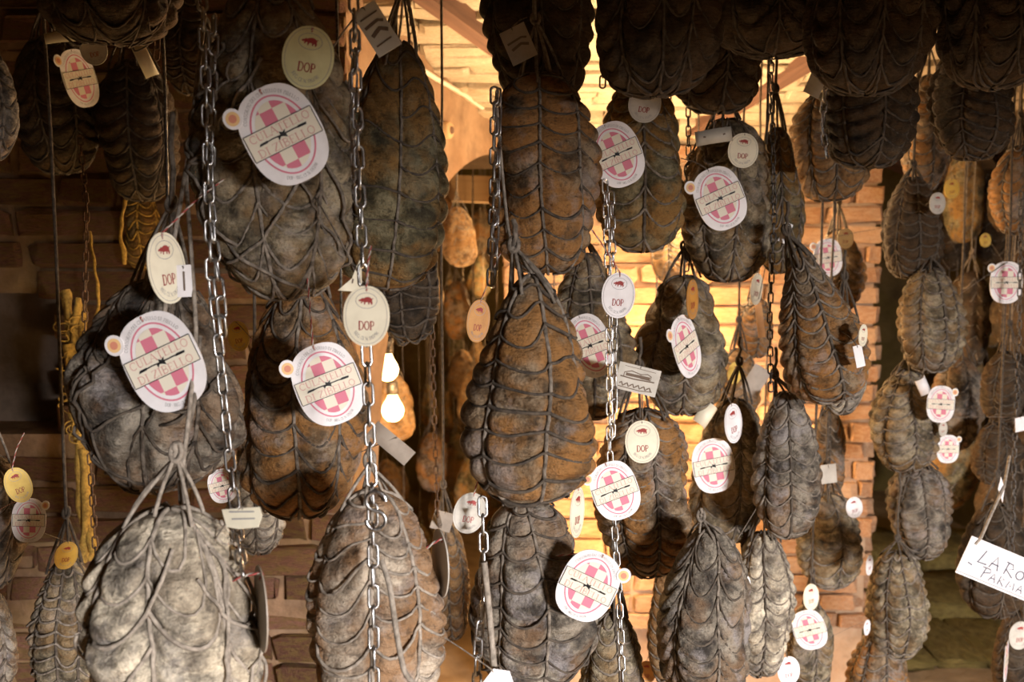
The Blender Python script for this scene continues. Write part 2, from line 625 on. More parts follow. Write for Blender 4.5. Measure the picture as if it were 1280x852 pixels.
def on_vault(px, py, drop=0.0):
    """where the ray through that place of the picture meets the vault"""
    r = FWD + RGT * ((px - 640.0) / F) + UPV * ((426.0 - py) / F)
    # EYE.z + t r.z = 2 + VS (3.2 - t r.y) - drop
    t = (2.0 + VS * 3.2 - drop - EYE.z) / (r.z + VS * r.y)
    return EYE + r * t


struct(beam('trim_1', on_vault(508, -32, 0.02), on_vault(640, 66, 0.02), 0.05, 0.06, M_WOOD))
struct(beam('trim_2', on_vault(868, 160, 0.01), on_vault(1030, 60, 0.01), 0.06, 0.05, M_WOOD))
struct(beam('trim_3', on_vault(1100, 190, 0.01), on_vault(1230, 250, 0.01), 0.06, 0.06, M_WOOD))
struct(beam('trim_4', P(440, 232, 4.0), P(700, 240, 4.0), 0.1, 0.11, M_WOODP))

# surface conduit and round junction box on the plaster
def on_arch_wall(px, py, off=0.012):
    r = FWD + RGT * ((px - 640.0) / F) + UPV * ((426.0 - py) / F)
    t = ((B0 - EYE).dot(bn) + off) / r.dot(bn)
    return EYE + r * t


pts = [on_arch_wall(*q) for q in ((508, 74), (522, 83), (545, 98), (580, 118), (612, 141), (632, 156))]
cd = obj('electric_conduit', tube_mesh('electric_conduit', pts, 0.007, 8), M_CONDUIT)
tag(cd, 'pale electric conduit running diagonally along the top of the plaster arch wall', 'conduit')
jb = thing('junction_box', 'small round brown junction box on the plaster below the diagonal conduit', 'junction box', on_arch_wall(557, 163, 0.0))
jb.rotation_euler = bn.to_track_quat('Z', 'Y').to_euler()
g = Geo()
g.tube([(0, 0, 0), (0, 0, 0.012), (0, 0, 0.018), (0, 0, 0.0185)], [0.024, 0.024, 0.019, 0.0005], 20)
obj('base', g.mesh('base'), M_WOODP, jb)
g = Geo()
g.tube([(0, 0, 0.017), (0, 0, 0.022), (0, 0, 0.0222)], [0.012, 0.010, 0.0005], 16)
obj('lid', g.mesh('lid'), M_WOOD, jb)

# rough stone ledges on the floor at the right
for k, (px0, px1, py, d, hh) in enumerate(((1090, 1290, 695, 4.5, 0.2), (1085, 1300, 742, 4.05, 0.12), (1070, 1300, 800, 3.62, 0.05))):
    p0, p1 = P(px0, py, d), P(px1, py, d)
    rng = random.Random(60 + k)
    x = p0.x
    i = 0
    while x < p1.x:
        l = rng.uniform(0.2, 0.34)
        bm = bmesh.new()
        bmesh.ops.create_cube(bm, size=1.0)
        bmesh.ops.subdivide_edges(bm, edges=list(bm.edges), cuts=2, use_grid_fill=True)
        for v in bm.verts:
            v.co += Vector([rng.uniform(-0.05, 0.05) for _ in range(3)])
        me = bpy.data.meshes.new('ledge_stone')
        bm.to_mesh(me)
        bm.free()
        for p in me.polygons:
            p.use_smooth = True
        st = obj('ledge_stone', me, M_STONE, None, (x + l / 2, p0.y + 0.22, hh / 2 - 0.02), None, (l * 0.97, 0.42, hh))
        tag(st, ('olive stone of the raised ledge on the floor at lower right', 'flat olive stone of the middle step on the floor at lower right', 'flat olive stone of the lowest step at lower right')[k], 'stone', ('stones of the raised ledge', 'stones of the middle step', 'stones of the lowest step')[k])
        x += l


# ------------------------------------------------------------------ lamps
def lamp(px, py, d, energy, label, r=0.032, color=(1.0, 0.59, 0.25), cord=0.5, light_off=(0, 0, -0.06)):
    p = P(px, py, d)
    t = thing('light_bulb', label, 'lamp', p)
    prof = [(0.0005, -1.0), (0.5, -0.87), (0.87, -0.5), (1.0, 0.0), (0.9, 0.45), (0.6, 0.95), (0.42, 1.3), (0.4, 1.5)]
    g = Geo()
    g.tube([(0, 0, z * r) for _, z in prof], [q * r for q, _ in prof], 16)
    obj('globe', g.mesh('globe'), M_BULB, t)
    g = Geo()
    g.tube([(0, 0, 1.4 * r), (0, 0, 1.45 * r), (0, 0, 2.6 * r), (0, 0, 2.7 * r)], [0.3 * r, 0.5 * r, 0.5 * r, 0.1 * r], 12)
    obj('socket', g.mesh('socket'), M_DARKIRON, t)
    cord = (vz(p.y) + 0.03 if p.y < 3.3 else 2.26) - p.z
    obj('cable', tube_mesh('cable', [(0, 0, 2.6 * r), (0.004, 0, cord * 0.5), (0, 0, cord)], 0.003, 5), M_DARKIRON, t)
    l = bpy.data.lights.new('bulb_light', 'POINT')
    l.energy = energy
    l.color = color
    l.shadow_soft_size = 0.04
    lo = bpy.data.objects.new('bulb_light', l)
    COL.objects.link(lo)
    lo.parent = t
    lo.location = light_off
    return t


lamp(868, 425, 2.85, 22, 'glowing bulb hidden behind the ham with the turned badge, near the pillar', light_off=(0, 0.17, -0.03))
lamp(955, 565, 2.85, 8, 'glowing bulb hidden behind the blue grey ham, near the pillar', light_off=(0, 0.17, -0.03))
lamp(690, 580, 2.8, 13, 'glowing bulb hidden behind the big central pear ham', light_off=(0, 0.15, -0.05))
lamp(815, 690, 2.85, 11, 'glowing bulb hidden behind the brown grey ham low at centre right', light_off=(-0.05, 0.15, -0.05))
lamp(690, 205, 2.1, 15, 'added unseen bulb behind the long brown ham, to brighten the vault', color=(1.0, 0.68, 0.38), cord=0.3, light_off=(0, 0.08, 0.0))  # extra bulb put in to brighten the vault
lamp(915, 255, 2.35, 16, 'added unseen bulb behind the cream banded ham, to brighten the vault', color=(1.0, 0.68, 0.38), cord=0.3, light_off=(0, 0.08, 0.0))  # extra bulb put in for the vault's right part and nearby rims
lamp(790, 250, 2.5, 12, 'added unseen bulb behind the olive ham with the badge, to brighten the vault', color=(1.0, 0.68, 0.38), cord=0.3, light_off=(0, 0.08, 0.0))  # third added vault bulb, out of sight
lamp(428, 545, 1.72, 2.6, 'small bulb hidden behind the brownish ham, near the brick wall', 0.02, light_off=(0, 0.06, -0.03))
lamp(215, 470, 1.6, 1.0, 'small bulb hidden behind the bluish ham, near the brick wall', 0.02, color=(1.0, 0.66, 0.2), light_off=(-0.03, 0.06, 0.0))
lamp(484, 462, 2.75, 20, 'upper glowing bulb seen through the arch beside the steel chain', 0.034, light_off=(0.0, -0.02, -0.08))
lamp(491, 513, 2.95, 8, 'lower glowing bulb seen through the arch beside the steel chain', 0.036, light_off=(0.0, -0.02, -0.08))
lamp(640, 330, 4.3, 18, 'glowing bulb among the small hams deep in the inner room', 0.03, light_off=(0, 0, -0.08))
lamp(1310, 200, 4.2, 3, 'weak bulb in the dark recess behind the right hand hams', 0.02, color=(1.0, 0.78, 0.2), light_off=(0, 0, -0.08))


# ------------------------------------------------------------------ hams
class HamShape:
    def __init__(self, w, h, dep, k=0.3, ncord=7, rows=12, seed=0, sag=0.8, q=0.85, pil=0.155, groove=0.135, lump=0.05, bend=0.0, yaw=0.0):
        rng = np.random.RandomState(seed)
        self.w, self.h, self.dep, self.k, self.q = w, h, dep, k, q
        self.rows, self.sag, self.pil, self.groove, self.bend = rows, sag, pil, groove, bend
        ph = np.linspace(-PI / 2, PI / 2, 400)
        r = np.maximum(np.cos(ph), 0) ** q * (1 - k * np.sin(ph))
        self.norm = r.max()
        z = np.sin(ph) * h / 2
        ds = np.hypot(np.diff(r / self.norm * w / 2), np.diff(z))
        s = np.concatenate([[0], np.cumsum(ds)])
        self.s_tab, self.ph_tab = s / s[-1], ph
        self.ncord = ncord
        base = np.arange(ncord) * 2 * PI / ncord - PI / 2 + yaw
        self.th = np.sort((base + rng.uniform(-0.14, 0.14, ncord)) % (2 * PI))
        self.wob = rng.uniform(-0.1, 0.1, ncord)
        self.wobp = rng.uniform(0, 6, ncord)
        self.jit = rng.uniform(-0.45, 0.45, ncord)
        self.warps = [(rng.randint(1, 5), rng.uniform(3, 14), rng.uniform(0, 6.28), rng.uniform(0.08, 0.22)) for _ in range(4)]
        self.lumps = [(rng.randint(1, 4), rng.uniform(1.5, 6.5), rng.uniform(0, 6.28), lump * rng.uniform(0.3, 1.0)) for _ in range(6)]

    def warp(self, th, s):
        return sum(a * np.sin(m * th + f * s + p) for m, f, p, a in self.warps)

    def cord_th(self, i, s):
        return self.th[i] + self.wob[i] * np.sin(s * 7 + self.wobp[i])

    def seg(self, theta, s):
        """segment index and fraction between the lengthwise cords"""
        n = self.ncord
        th = np.stack([self.cord_th(i, s) for i in range(n)], -1)
        d = (theta[..., None] - th) % (2 * PI)
        i = np.argmin(d, -1)
        d0 = np.take_along_axis(d, i[..., None], -1)[..., 0]
        th0 = np.take_along_axis(th, i[..., None], -1)[..., 0]
        i1 = (i + 1) % n
        th1 = np.take_along_axis(th, i1[..., None], -1)[..., 0]
        span = (th1 - th0) % (2 * PI)
        return i, i1, d0, span

    def pos(self, theta, s, off=0.0, smooth=False):
        theta = np.asarray(theta, float) % (2 * PI)
        s = np.clip(np.asarray(s, float), 0, 1)
        theta, s = np.broadcast_arrays(theta, s)
        ph = np.interp(s, self.s_tab, self.ph_tab)
        r = np.maximum(np.cos(ph), 0) ** self.q * (1 - self.k * np.sin(ph)) / self.norm
        lum = 1.0
        for (m, f, p, a) in self.lumps:
            lum = lum + a * np.sin(m * theta + f * s * 2 + p)
        i, i1, d0, span = self.seg(theta, s)
        t = d0 / span
        dist = np.minimum(d0, span - d0)
        fade = np.clip(np.minimum(s / 0.12, (1 - s) / 0.10), 0, 1)
        g = self.groove * np.exp(-(dist / 0.11) ** 2)
        jt = self.jit[i] * (1 - t) + self.jit[i1] * t
        rho = s * self.rows + jt + self.sag * 4 * t * (1 - t) + self.warp(theta, s)
        pl = np.abs(np.sin(PI * rho)) ** 0.55
        cross = np.sin(PI * np.clip(t, 0, 1)) ** 0.35
        rr = r * lum * (1 - fade * (g + self.pil * (1 - pl) * cross - 0.02 * cross))
        x = rr * self.w / 2 * np.cos(theta)
        y = rr * self.dep / 2 * np.sin(theta)
        z = np.sin(ph) * self.h / 2
        if np.any(off):
            nx, ny = np.cos(theta), np.sin(theta)
            nz = np.sin(ph) * 0.9
            ln = np.sqrt((nx * nx + ny * ny) * np.cos(ph) ** 2 + nz * nz) + 1e-6
            x = x + off * nx * np.cos(ph) / ln
            y = y + off * ny * np.cos(ph) / ln
            z = z + off * nz / ln
        x = x + self.bend * ((z / self.h) ** 2 - 0.06)
        return np.stack([x, y, z], -1)

    def body(self, nu, nv):
        th = np.arange(nu) * 2 * PI / nu
        s = np.linspace(0.004, 0.996, nv)
        Pn = self.pos(th[None, :], s[:, None])
        v = Pn.reshape(-1, 3)
        bot = self.pos(np.array([0.0]), np.array([0.0]))
        top = self.pos(np.array([0.0]), np.array([1.0]))
        V = np.concatenate([v, bot, top])
        i = np.arange(nv - 1)[:, None]
        j = np.arange(nu)[None, :]
        j2 = (j + 1) % nu
        Q = np.stack([i * nu + j, i * nu + j2, (i + 1) * nu + j2, (i + 1) * nu + j], -1).reshape(-1, 4)
        nb, nt_ = nv * nu, nv * nu + 1
        jj = np.arange(0, nu, 2)
        capb = np.stack([np.full(len(jj), nb), (jj + 2) % nu, (jj + 1) % nu, jj], -1)
        o = (nv - 1) * nu
        capt = np.stack([np.full(len(jj), nt_), o + jj, o + (jj + 1) % nu, o + (jj + 2) % nu], -1)
        return V, np.concatenate([Q, capb, capt])


def ham_meshes(sh, seed, cr, loose=0.0, swoops=0, nu=84, nv=84, sides=5, seg_pts=10):
    rng = np.random.RandomState(seed + 500)
    V, Q = sh.body(nu, nv)
    body = new_mesh('rind', V, Q)
    cords = []
    for i in range(sh.ncord):
        s = np.linspace(0.02, 0.985, 40)
        p = sh.pos(sh.cord_th(i, s), s, cr * 0.7)
        p = p + rng.uniform(-0.0006, 0.0006, p.shape)
        cords.append(tube_mesh('lengthwise_cord', p, cr * 1.1, sides))
    g = Geo()
    for i in range(sh.ncord):
        i1 = (i + 1) % sh.ncord
        for j in range(0, sh.rows + 2):
            if rng.rand() < 0.06:
                continue
            t = np.linspace(0, 1, seg_pts)
            jt = sh.jit[i] * (1 - t) + sh.jit[i1] * t
            s0 = s = (j - jt - sh.sag * 4 * t * (1 - t)) / sh.rows
            for _ in range(4):
                a = sh.cord_th(i, s)
                span = (sh.cord_th(i1, s) - a) % (2 * PI)
                th = (a + span * t) % (2 * PI)
                s = s0 - sh.warp(th, s) / sh.rows
            if s.min() < 0.05 or s.max() > 0.95:
                continue
            lo = loose * rng.rand() ** 2
            off = cr * 1.0 + 0.0010 + lo * np.sin(PI * t) ** 1.2
            p = sh.pos(th, s, off)
            if lo > 0.004:
                p[:, 2] -= lo * 0.7 * np.sin(PI * t)
            g.tube(p, cr * (0.65 + 0.4 * rng.rand()), sides)
    for k in range(swoops):
        t = np.linspace(0, 1, 26)
        th0 = rng.uniform(0, 2 * PI)
        th = th0 + rng.uniform(-1.9, 1.9) * t
        s0, s1 = rng.uniform(0.25, 0.9), rng.uniform(0.1, 0.8)
        s = s0 + (s1 - s0) * t - rng.uniform(0.0, 0.16) * np.sin(PI * t)
        off = cr + rng.uniform(0.0, 0.005) * np.sin(PI * t)
        g.tube(sh.pos(th, np.clip(s, 0.06, 0.95), off), cr * rng.uniform(0.7, 1.0), sides)
    return body, cords, g.mesh('cross_netting')


def harness_mesh(sh, seed, cr, apex, n=7):
    rng = np.random.RandomState(seed + 900)
    g = Geo()
    for i in range(n):
        th = i * 2 * PI / n + rng.uniform(-0.3, 0.3)
        s0 = rng.uniform(0.84, 0.94)
        a = sh.pos(np.array([th]), np.array([s0]), cr)[0]
        b = np.array(apex) + rng.uniform(-0.002, 0.002, 3)
        t = np.linspace(0, 1, 10)[:, None]
        m = (1 - t) * a + t * b
        c = np.array([a[0], a[1], a[2] + 0.35 * (b[2] - a[2])])
        p = (1 - t) ** 2 * a + 2 * t * (1 - t) * (c * 0.5 + (a + b) * 0.25) + t ** 2 * b
        g.tube(p, cr * 0.95, 5)
    ang = np.linspace(0, 2 * PI, 14)[:-1]
    g.tube([(apex[0] + 0.005 * math.cos(x), apex[1] + 0.003 * math.sin(x), apex[2] + 0.004 + 0.008 * math.sin(x)) for x in ang], cr * 1.3, 5, True)
    return g.mesh('harness')


HAMS = []
BODIES = []


def ham(label, cx, yt, yb, wpx, d, mat, k=0.3, lean=0.0, rows=12, ncord=7, sag=0.8, cr=0.0019, loose=0.0, swoops=0, apex=(0.0, 0.07),
        up=None, cord=None, dep=0.82, seed=None, group=None, bend=0.0, yaw=0.0, q=0.85, pil=0.155, groove=0.135, lump=0.05, res=None):
    """one netted ham: centre column cx, top and bottom rows, width in picture pixels at depth d"""
    seed = len(HAMS) * 7 + 11 if seed is None else seed
    h = (yb - yt) * d / F
    w = wpx * d / F
    c = P(cx, (yt + yb) / 2.0, d)
    if d > 1.4:
        pil, groove, cr, rows = max(pil, 0.17), max(groove, 0.15), cr * 1.25, rows + 2
    sh = HamShape(w, h, w * dep, k, ncord, rows, seed, sag, q, pil, groove, lump, bend, yaw)
    if res is None:
        res = 96 if wpx > 120 else (72 if wpx > 85 else 52)
    body, cords, net = ham_meshes(sh, seed, cr, loose, swoops, res, max(res, 92), 5 if wpx > 85 else 4, 10 if wpx > 85 else 8)
    cm = cord or (M_CORDD if mat == 'dark' or d > 1.4 else M_CORD)
    t = thing('cured_ham', label, 'ham', c, (0, rad(lean), 0), group)
    obj('rind', body, HM[mat], t)
    for me in cords:
        obj('lengthwise_cord', me, cm, t)
    obj('cross_netting', net, M_CORD if (cord is None and d > 1.4 and mat != 'dark') else (M_CORDD if (cord is None and mat in ('olive', 'brown', 'blue')) else cm), t)
    ap = (apex[0], 0.0, h / 2 + apex[1])
    obj('harness', harness_mesh(sh, seed, cr, ap), cm, t)
    BODIES.append((c, w, h, w * dep, t, ap, cr, cm, up, seed))
    if up:
        rng = random.Random(seed)
        pts = [(ap[0] + rng.uniform(-0.002, 0.002), rng.uniform(-0.002, 0.002), ap[2] + up * i / 5) for i in range(6)]
        obj('hanging_cord', tube_mesh('hanging_cord', pts, cr * 1.4, 6), cm, t)
    HAMS.append(t)
    return t


def copy_tree(o, parent=None):
    c = o.copy()
    COL.objects.link(c)
    c.parent = parent
    for ch in o.children:
        copy_tree(ch, c)
    return c


# --- front row, left to right
ham('big pale olive ham at upper left wearing a round yellow tag and a checkered badge', 346, -12, 372, 196, 1.0, 'grey', k=0.12, lean=-2, rows=12, ncord=7, sag=1.0, cr=0.0021, swoops=26, loose=0.004, q=0.72, up=0.3, lump=0.06)
ham('dark ham with orange brown patches right of the upper steel chain', 490, 56, 360, 148, 1.16, 'olive', k=0.34, lean=4, rows=11, ncord=6, sag=0.15, cr=0.0019, q=0.75, up=0.25, yaw=0.2)
ham('dark lumpy ham behind the big badge at middle left, bluish mould below', 198, 352, 612, 190, 1.0, 'blue', k=0.10, lean=3, rows=9, ncord=8, sag=0.9, cr=0.0022, swoops=14, loose=0.004, q=0.7, lump=0.09, up=0.1, apex=(0.01, 0.08))
ham('brownish ham with a tilted badge between the two left steel chains', 377, 352, 646, 158, 1.14, 'brown', k=0.28, lean=2, rows=12, ncord=6, sag=1.0, cr=0.0022, loose=0.004, up=0.06, q=0.78)
ham('whitest ham, large and netted, at the bottom left corner of the picture', 216, 634, 905, 218, 0.86, 'pale', k=0.16, rows=8, ncord=7, sag=0.9, cr=0.0021, loose=0.005, swoops=16, apex=(0.008, 0.05), up=0.012, q=0.68, cord=M_CORDP, lump=0.05)
ham('pale grey ham with rust spots behind the lowest steel chain at bottom', 468, 612, 900, 168, 0.97, 'rusty', k=0.16, rows=13, ncord=7, sag=0.55, cr=0.0019, loose=0.012, apex=(-0.003, 0.03), up=0.03, q=0.70, cord=M_CORDP)
ham('large pear shaped ham in the very centre, brown with grey mould', 662, 346, 628, 170, 1.0, 'brown', k=0.46, lean=1, rows=12, ncord=6, sag=0.25, cr=0.0022, loose=0.004, apex=(-0.02, 0.03), up=0.03, q=0.8, yaw=0.25)
ham('long brown ham hanging just above the central pear shaped ham', 679, 96, 341, 136, 1.25, 'brown', k=0.1, lean=-3, rows=13, ncord=6, sag=0.5, cr=0.0021, loose=0.003, up=0.1, q=0.66)
ham('dark ham cut by the top edge, with a small beige paper in front', 674, -90, 135, 136, 1.32, 'dark', k=0.1, rows=10, ncord=7, sag=0.8, q=0.7)
ham('dark blue grey ham at bottom centre under the pear shaped one', 664, 622, 862, 150, 1.1, 'blue', k=0.16, lean=-4, rows=11, ncord=6, sag=0.35, cr=0.0019, loose=0.01, up=0.03, apex=(0.0, 0.015), q=0.7, yaw=0.3)
# --- middle
ham('olive ham with badge and round tag at upper middle', 801, 104, 313, 116, 1.5, 'olive', k=0.14, lean=-2, rows=10, ncord=6, sag=0.8, q=0.72, apex=(0, 0.04))
ham('olive grey ham with a cream band and round tag at upper right of centre', 909, 152, 350, 112, 1.6, 'grey', k=0.12, lean=-2, rows=10, ncord=7, sag=0.9, q=0.7, apex=(0, 0.04), swoops=6)
ham('narrow dark ham tucked behind the ham with the cream band', 973, 162, 340, 62, 1.72, 'olive', k=0.2, lean=-3, rows=10, ncord=6)
ham('tall brownish ham with fuzzy white mould low on its right side', 1021, 308, 502, 112, 1.5, 'brown', k=0.62, lean=-16, rows=12, ncord=6, sag=0.9, cr=0.0021, q=0.72, apex=(-0.01, 0.03))
ham('pale fuzzy moulded ham peeping out behind the tall brownish ham', 1052, 396, 517, 66, 1.66, 'pale', k=0.05, rows=8, ncord=6)
ham('half dark half pale ham behind the curled badge', 853, 346, 517, 110, 1.64, 'grey', k=0.06, rows=8, ncord=6, sag=0.9, q=0.66, apex=(0, 0.05), lump=0.07)
ham('narrow ribbed ham behind the rectangular house card, right of the pear ham', 736, 318, 524, 112, 1.62, 'grey', k=0.35, lean=-2, rows=11, ncord=7, sag=0.2, apex=(-0.01, 0.04))
ham('brown grey ham behind the lower round tag and badge at centre right', 806, 512, 720, 122, 1.5, 'brown', k=0.05, lean=-3, rows=14, ncord=6, sag=0.9, q=0.66, yaw=0.3)
ham('pale right lit ham behind the small upright badge', 911, 498, 692, 94, 1.76, 'grey', k=0.12, lean=4, rows=11, ncord=6, sag=0.9, q=0.7)
ham('dark blue grey ham hanging under the tall brownish ham', 984, 490, 672, 84, 1.6, 'blue', k=0.24, lean=-2, rows=9, ncord=6, sag=0.5, q=0.75, apex=(-0.02, 0.03))
ham('long scaly dark ham low at centre right hung on a knotted cord', 882, 658, 880, 116, 1.36, 'blue', k=0.20, lean=2, rows=11, ncord=6, sag=1.1, cr=0.0021, q=0.72, up=0.015, apex=(-0.015, 0.015), yaw=0.1)
ham('pale ribbed ham partly behind the half hidden badge at lower right of centre', 952, 664, 845, 78, 1.72, 'pale', k=0.1, rows=12, ncord=6, sag=1.0, q=0.7)
ham('mouldy ham cut by the bottom edge under the lowest badge', 766, 762, 910, 84, 1.45, 'grey', k=0.2, rows=9, ncord=6, sag=0.8)
ham('small slim ham under the fuzzy one, in front of the pillar', 1034, 512, 622, 48, 2.3, 'brown', k=0.2, rows=9, ncord=5, sag=0.7)
ham('grey ham beside a white oval tag, low in front of the pillar', 1038, 616, 734, 78, 2.2, 'grey', k=0.1, lean=-5, rows=9, ncord=6, sag=0.8, q=0.7)
ham('small ham behind a white badge near the bottom of the pillar', 1012, 752, 870, 62, 2.1, 'grey', k=0.1, rows=9, ncord=5)
# --- the string of hams at the right
RC = dict(ncord=8, sag=0.5, cr=0.0022, rows=10, q=0.72, apex=(0, 0.03))
ham('dark topmost ham of the vertical string at the right', 1139, 224, 346, 74, 2.12, 'dark', k=0.2, **RC)
ham('second ham from the top of the vertical string at the right', 1163, 336, 464, 82, 2.1, 'grey', k=0.15, lean=-3, **RC)
ham('third ham from the top of the vertical string, beside a pinkish badge', 1131, 462, 588, 84, 2.16, 'grey', k=0.25, **RC)
ham('fourth ham from the top of the vertical string at the right', 1150, 582, 698, 80, 2.22, 'blue', k=-0.05, lean=-5, **RC)
ham('fifth ham from the top of the vertical string at the right', 1122, 688, 822, 78, 2.2, 'grey', k=0.08, lean=-2, **RC)
ham('lowest ham of the vertical string, cut by the bottom edge', 1098, 784, 905, 78, 2.24, 'brown', k=0.2, **RC)
ham('bluish ham in shadow just behind the pinkish badge at the right', 1196, 446, 562, 68, 2.6, 'blue', k=0.1, rows=9, ncord=6)
# --- top row on the right
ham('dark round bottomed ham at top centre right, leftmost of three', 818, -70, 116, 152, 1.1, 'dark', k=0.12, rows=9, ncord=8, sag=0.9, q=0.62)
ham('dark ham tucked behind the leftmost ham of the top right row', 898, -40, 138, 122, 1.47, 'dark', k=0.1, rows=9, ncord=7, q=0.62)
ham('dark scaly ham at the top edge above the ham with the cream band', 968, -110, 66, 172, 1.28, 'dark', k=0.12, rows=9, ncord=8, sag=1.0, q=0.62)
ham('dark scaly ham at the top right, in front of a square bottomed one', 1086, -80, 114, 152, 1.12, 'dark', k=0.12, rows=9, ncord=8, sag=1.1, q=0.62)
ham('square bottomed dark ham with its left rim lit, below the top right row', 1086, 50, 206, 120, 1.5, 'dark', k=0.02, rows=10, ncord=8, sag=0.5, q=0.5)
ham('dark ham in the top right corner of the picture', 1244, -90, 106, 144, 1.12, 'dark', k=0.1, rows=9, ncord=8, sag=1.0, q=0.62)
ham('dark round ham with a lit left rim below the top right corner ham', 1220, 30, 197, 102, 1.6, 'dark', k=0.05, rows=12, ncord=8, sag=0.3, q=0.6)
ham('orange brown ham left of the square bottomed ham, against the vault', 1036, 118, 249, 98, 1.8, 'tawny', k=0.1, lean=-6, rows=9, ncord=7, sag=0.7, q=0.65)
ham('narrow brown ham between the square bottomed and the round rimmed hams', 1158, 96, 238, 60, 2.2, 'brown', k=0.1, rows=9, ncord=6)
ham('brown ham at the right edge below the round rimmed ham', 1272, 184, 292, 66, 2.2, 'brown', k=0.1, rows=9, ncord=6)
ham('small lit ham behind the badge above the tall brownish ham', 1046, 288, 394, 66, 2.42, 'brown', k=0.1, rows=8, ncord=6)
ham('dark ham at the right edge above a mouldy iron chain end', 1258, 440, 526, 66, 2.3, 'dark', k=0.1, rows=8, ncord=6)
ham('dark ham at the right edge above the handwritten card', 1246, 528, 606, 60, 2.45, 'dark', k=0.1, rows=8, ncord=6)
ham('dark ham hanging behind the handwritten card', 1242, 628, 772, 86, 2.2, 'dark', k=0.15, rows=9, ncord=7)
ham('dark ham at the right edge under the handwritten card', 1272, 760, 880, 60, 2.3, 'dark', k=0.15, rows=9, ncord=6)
ham('backlit ham with a bundle of tags in front of the brightest bricks', 944, 372, 446, 48, 2.4, 'brown', k=0.15, rows=8, ncord=5)
ham('pale backlit ham behind a yellow oval tag', 922, 436, 524, 56, 2.3, 'tawny', k=0.15, rows=8, ncord=6)
ham('orange lit cone shaped ham against the bricks, left of the cream banded ham', 836, 262, 352, 46, 2.55, 'tawny', k=0.35, rows=8, ncord=5)
ham('thin ham in shadow behind the knotted cord at lower centre right', 836, 690, 860, 52, 1.85, 'tawny', k=0.2, rows=10, ncord=5)
# --- left and the gap
ham('dark ham at far upper left with a narrow badge', 70, 50, 215, 102, 1.72, 'dark', k=0.05, lean=-4, rows=9, ncord=6, q=0.65)
ham('dark ham between the two rusty chains at upper left', 172, 78, 249, 98, 1.72, 'dark', k=0.08, lean=-3, rows=10, ncord=6, q=0.68)
ham('large dark ham cut by the top edge at upper left', 136, -130, 50, 180, 1.3, 'dark', k=0.05, rows=9, ncord=8, sag=1.0, q=0.6, loose=0.006)
ham('dark ham glimpsed left of the leftmost steel chain at top', 236, 0, 116, 66, 1.65, 'dark', k=0.1, rows=9, ncord=6)
ham('grey ham cut by the left edge near the top', -22, 62, 202, 86, 1.2, 'blue', k=0.05, rows=9, ncord=6)
ham('dark ham cut by the left edge behind the pink badge', -14, 566, 736, 96, 1.25, 'blue', k=0.1, rows=9, ncord=6)
ham('grey ham cut by the lower left corner', -26, 728, 880, 90, 1.3, 'blue', k=0.1, rows=9, ncord=6)
ham('small warm grey ham left of the whitest ham, with loose strings', 84, 694, 880, 88, 1.5, 'grey', k=0.25, lean=2, rows=13, ncord=8, sag=0.3, loose=0.01)
ham('pale mouldy ham bottom showing under the brownish ham', 322, 560, 692, 76, 1.5, 'pale', k=0.05, rows=8, ncord=6)
ham('dark ham with a lit netted right rim, hanging in the arch', 506, 276, 424, 84, 1.62, 'dark', k=0.05, lean=-4, rows=10, ncord=8, sag=0.2, q=0.62, cr=0.0022, loose=0.008)
ham('reddish dark ham low in the arch left of the bottom centre ham', 561, 648, 800, 54, 1.9, 'tawny', k=0.2, lean=-3, rows=10, ncord=6)
ham('small dark ham behind the badge and chain at far left', 178, 236, 336, 46, 1.95, 'olive', k=0.1, rows=8, ncord=5, cord=M_MOULDY)

# --- small hams in the inner room and in the dark recess: copies of three small kinds
protos = []
for i, (mt, k) in enumerate((('tawny', 0.25), ('brown', 0.1), ('olive', 0.35), ('dark', 0.15), ('dark', 0.3), ('olive', 0.1))):
    w, h = 0.15, 0.25 + 0.01 * i
    sh = HamShape(w, h, w * 0.85, k, 6, 8, 800 + i, 0.7)
    body, cords, net = ham_meshes(sh, 800 + i, 0.0019, 0, 0, 36, 32, 4, 6)
    for me, m_ in ((body, HM[mt]), (net, M_CORD)):
        me.materials.append(m_)
    hr = harness_mesh(sh, 800 + i, 0.0019, (0, 0, h / 2 + 0.05), 5)
    hr.materials.append(M_CORD)
    protos.append((w, h, body, net, hr))


def small_ham(p, i, label, group, sc=1.0, rz=0.0):
    w, h = protos[i][0] * sc, protos[i][1] * sc
    t = thing('small_ham', label, 'ham', p, (0, random.Random(i * 3 + 1).uniform(-0.08, 0.08), rz), group)
    t.scale = (sc, sc, sc)
    for nm, me in zip(('rind', 'cross_netting', 'harness'), protos[i][2:]):
        obj(nm, me, None, t)
    BODIES.append((p, w, h, w * 0.85, t, (0, 0, protos[i][1] / 2 + 0.05), 0.0018, M_CORD, None, i))
    return t


def clear_of(p, w, h):
    for b in BODIES:
        q = b[0]
        if math.hypot(p.x - q.x, p.y - q.y) < (w + b[1]) * 0.5 and abs(p.z - q.z) < (h + b[2]) * 0.5:
            return False
    return True


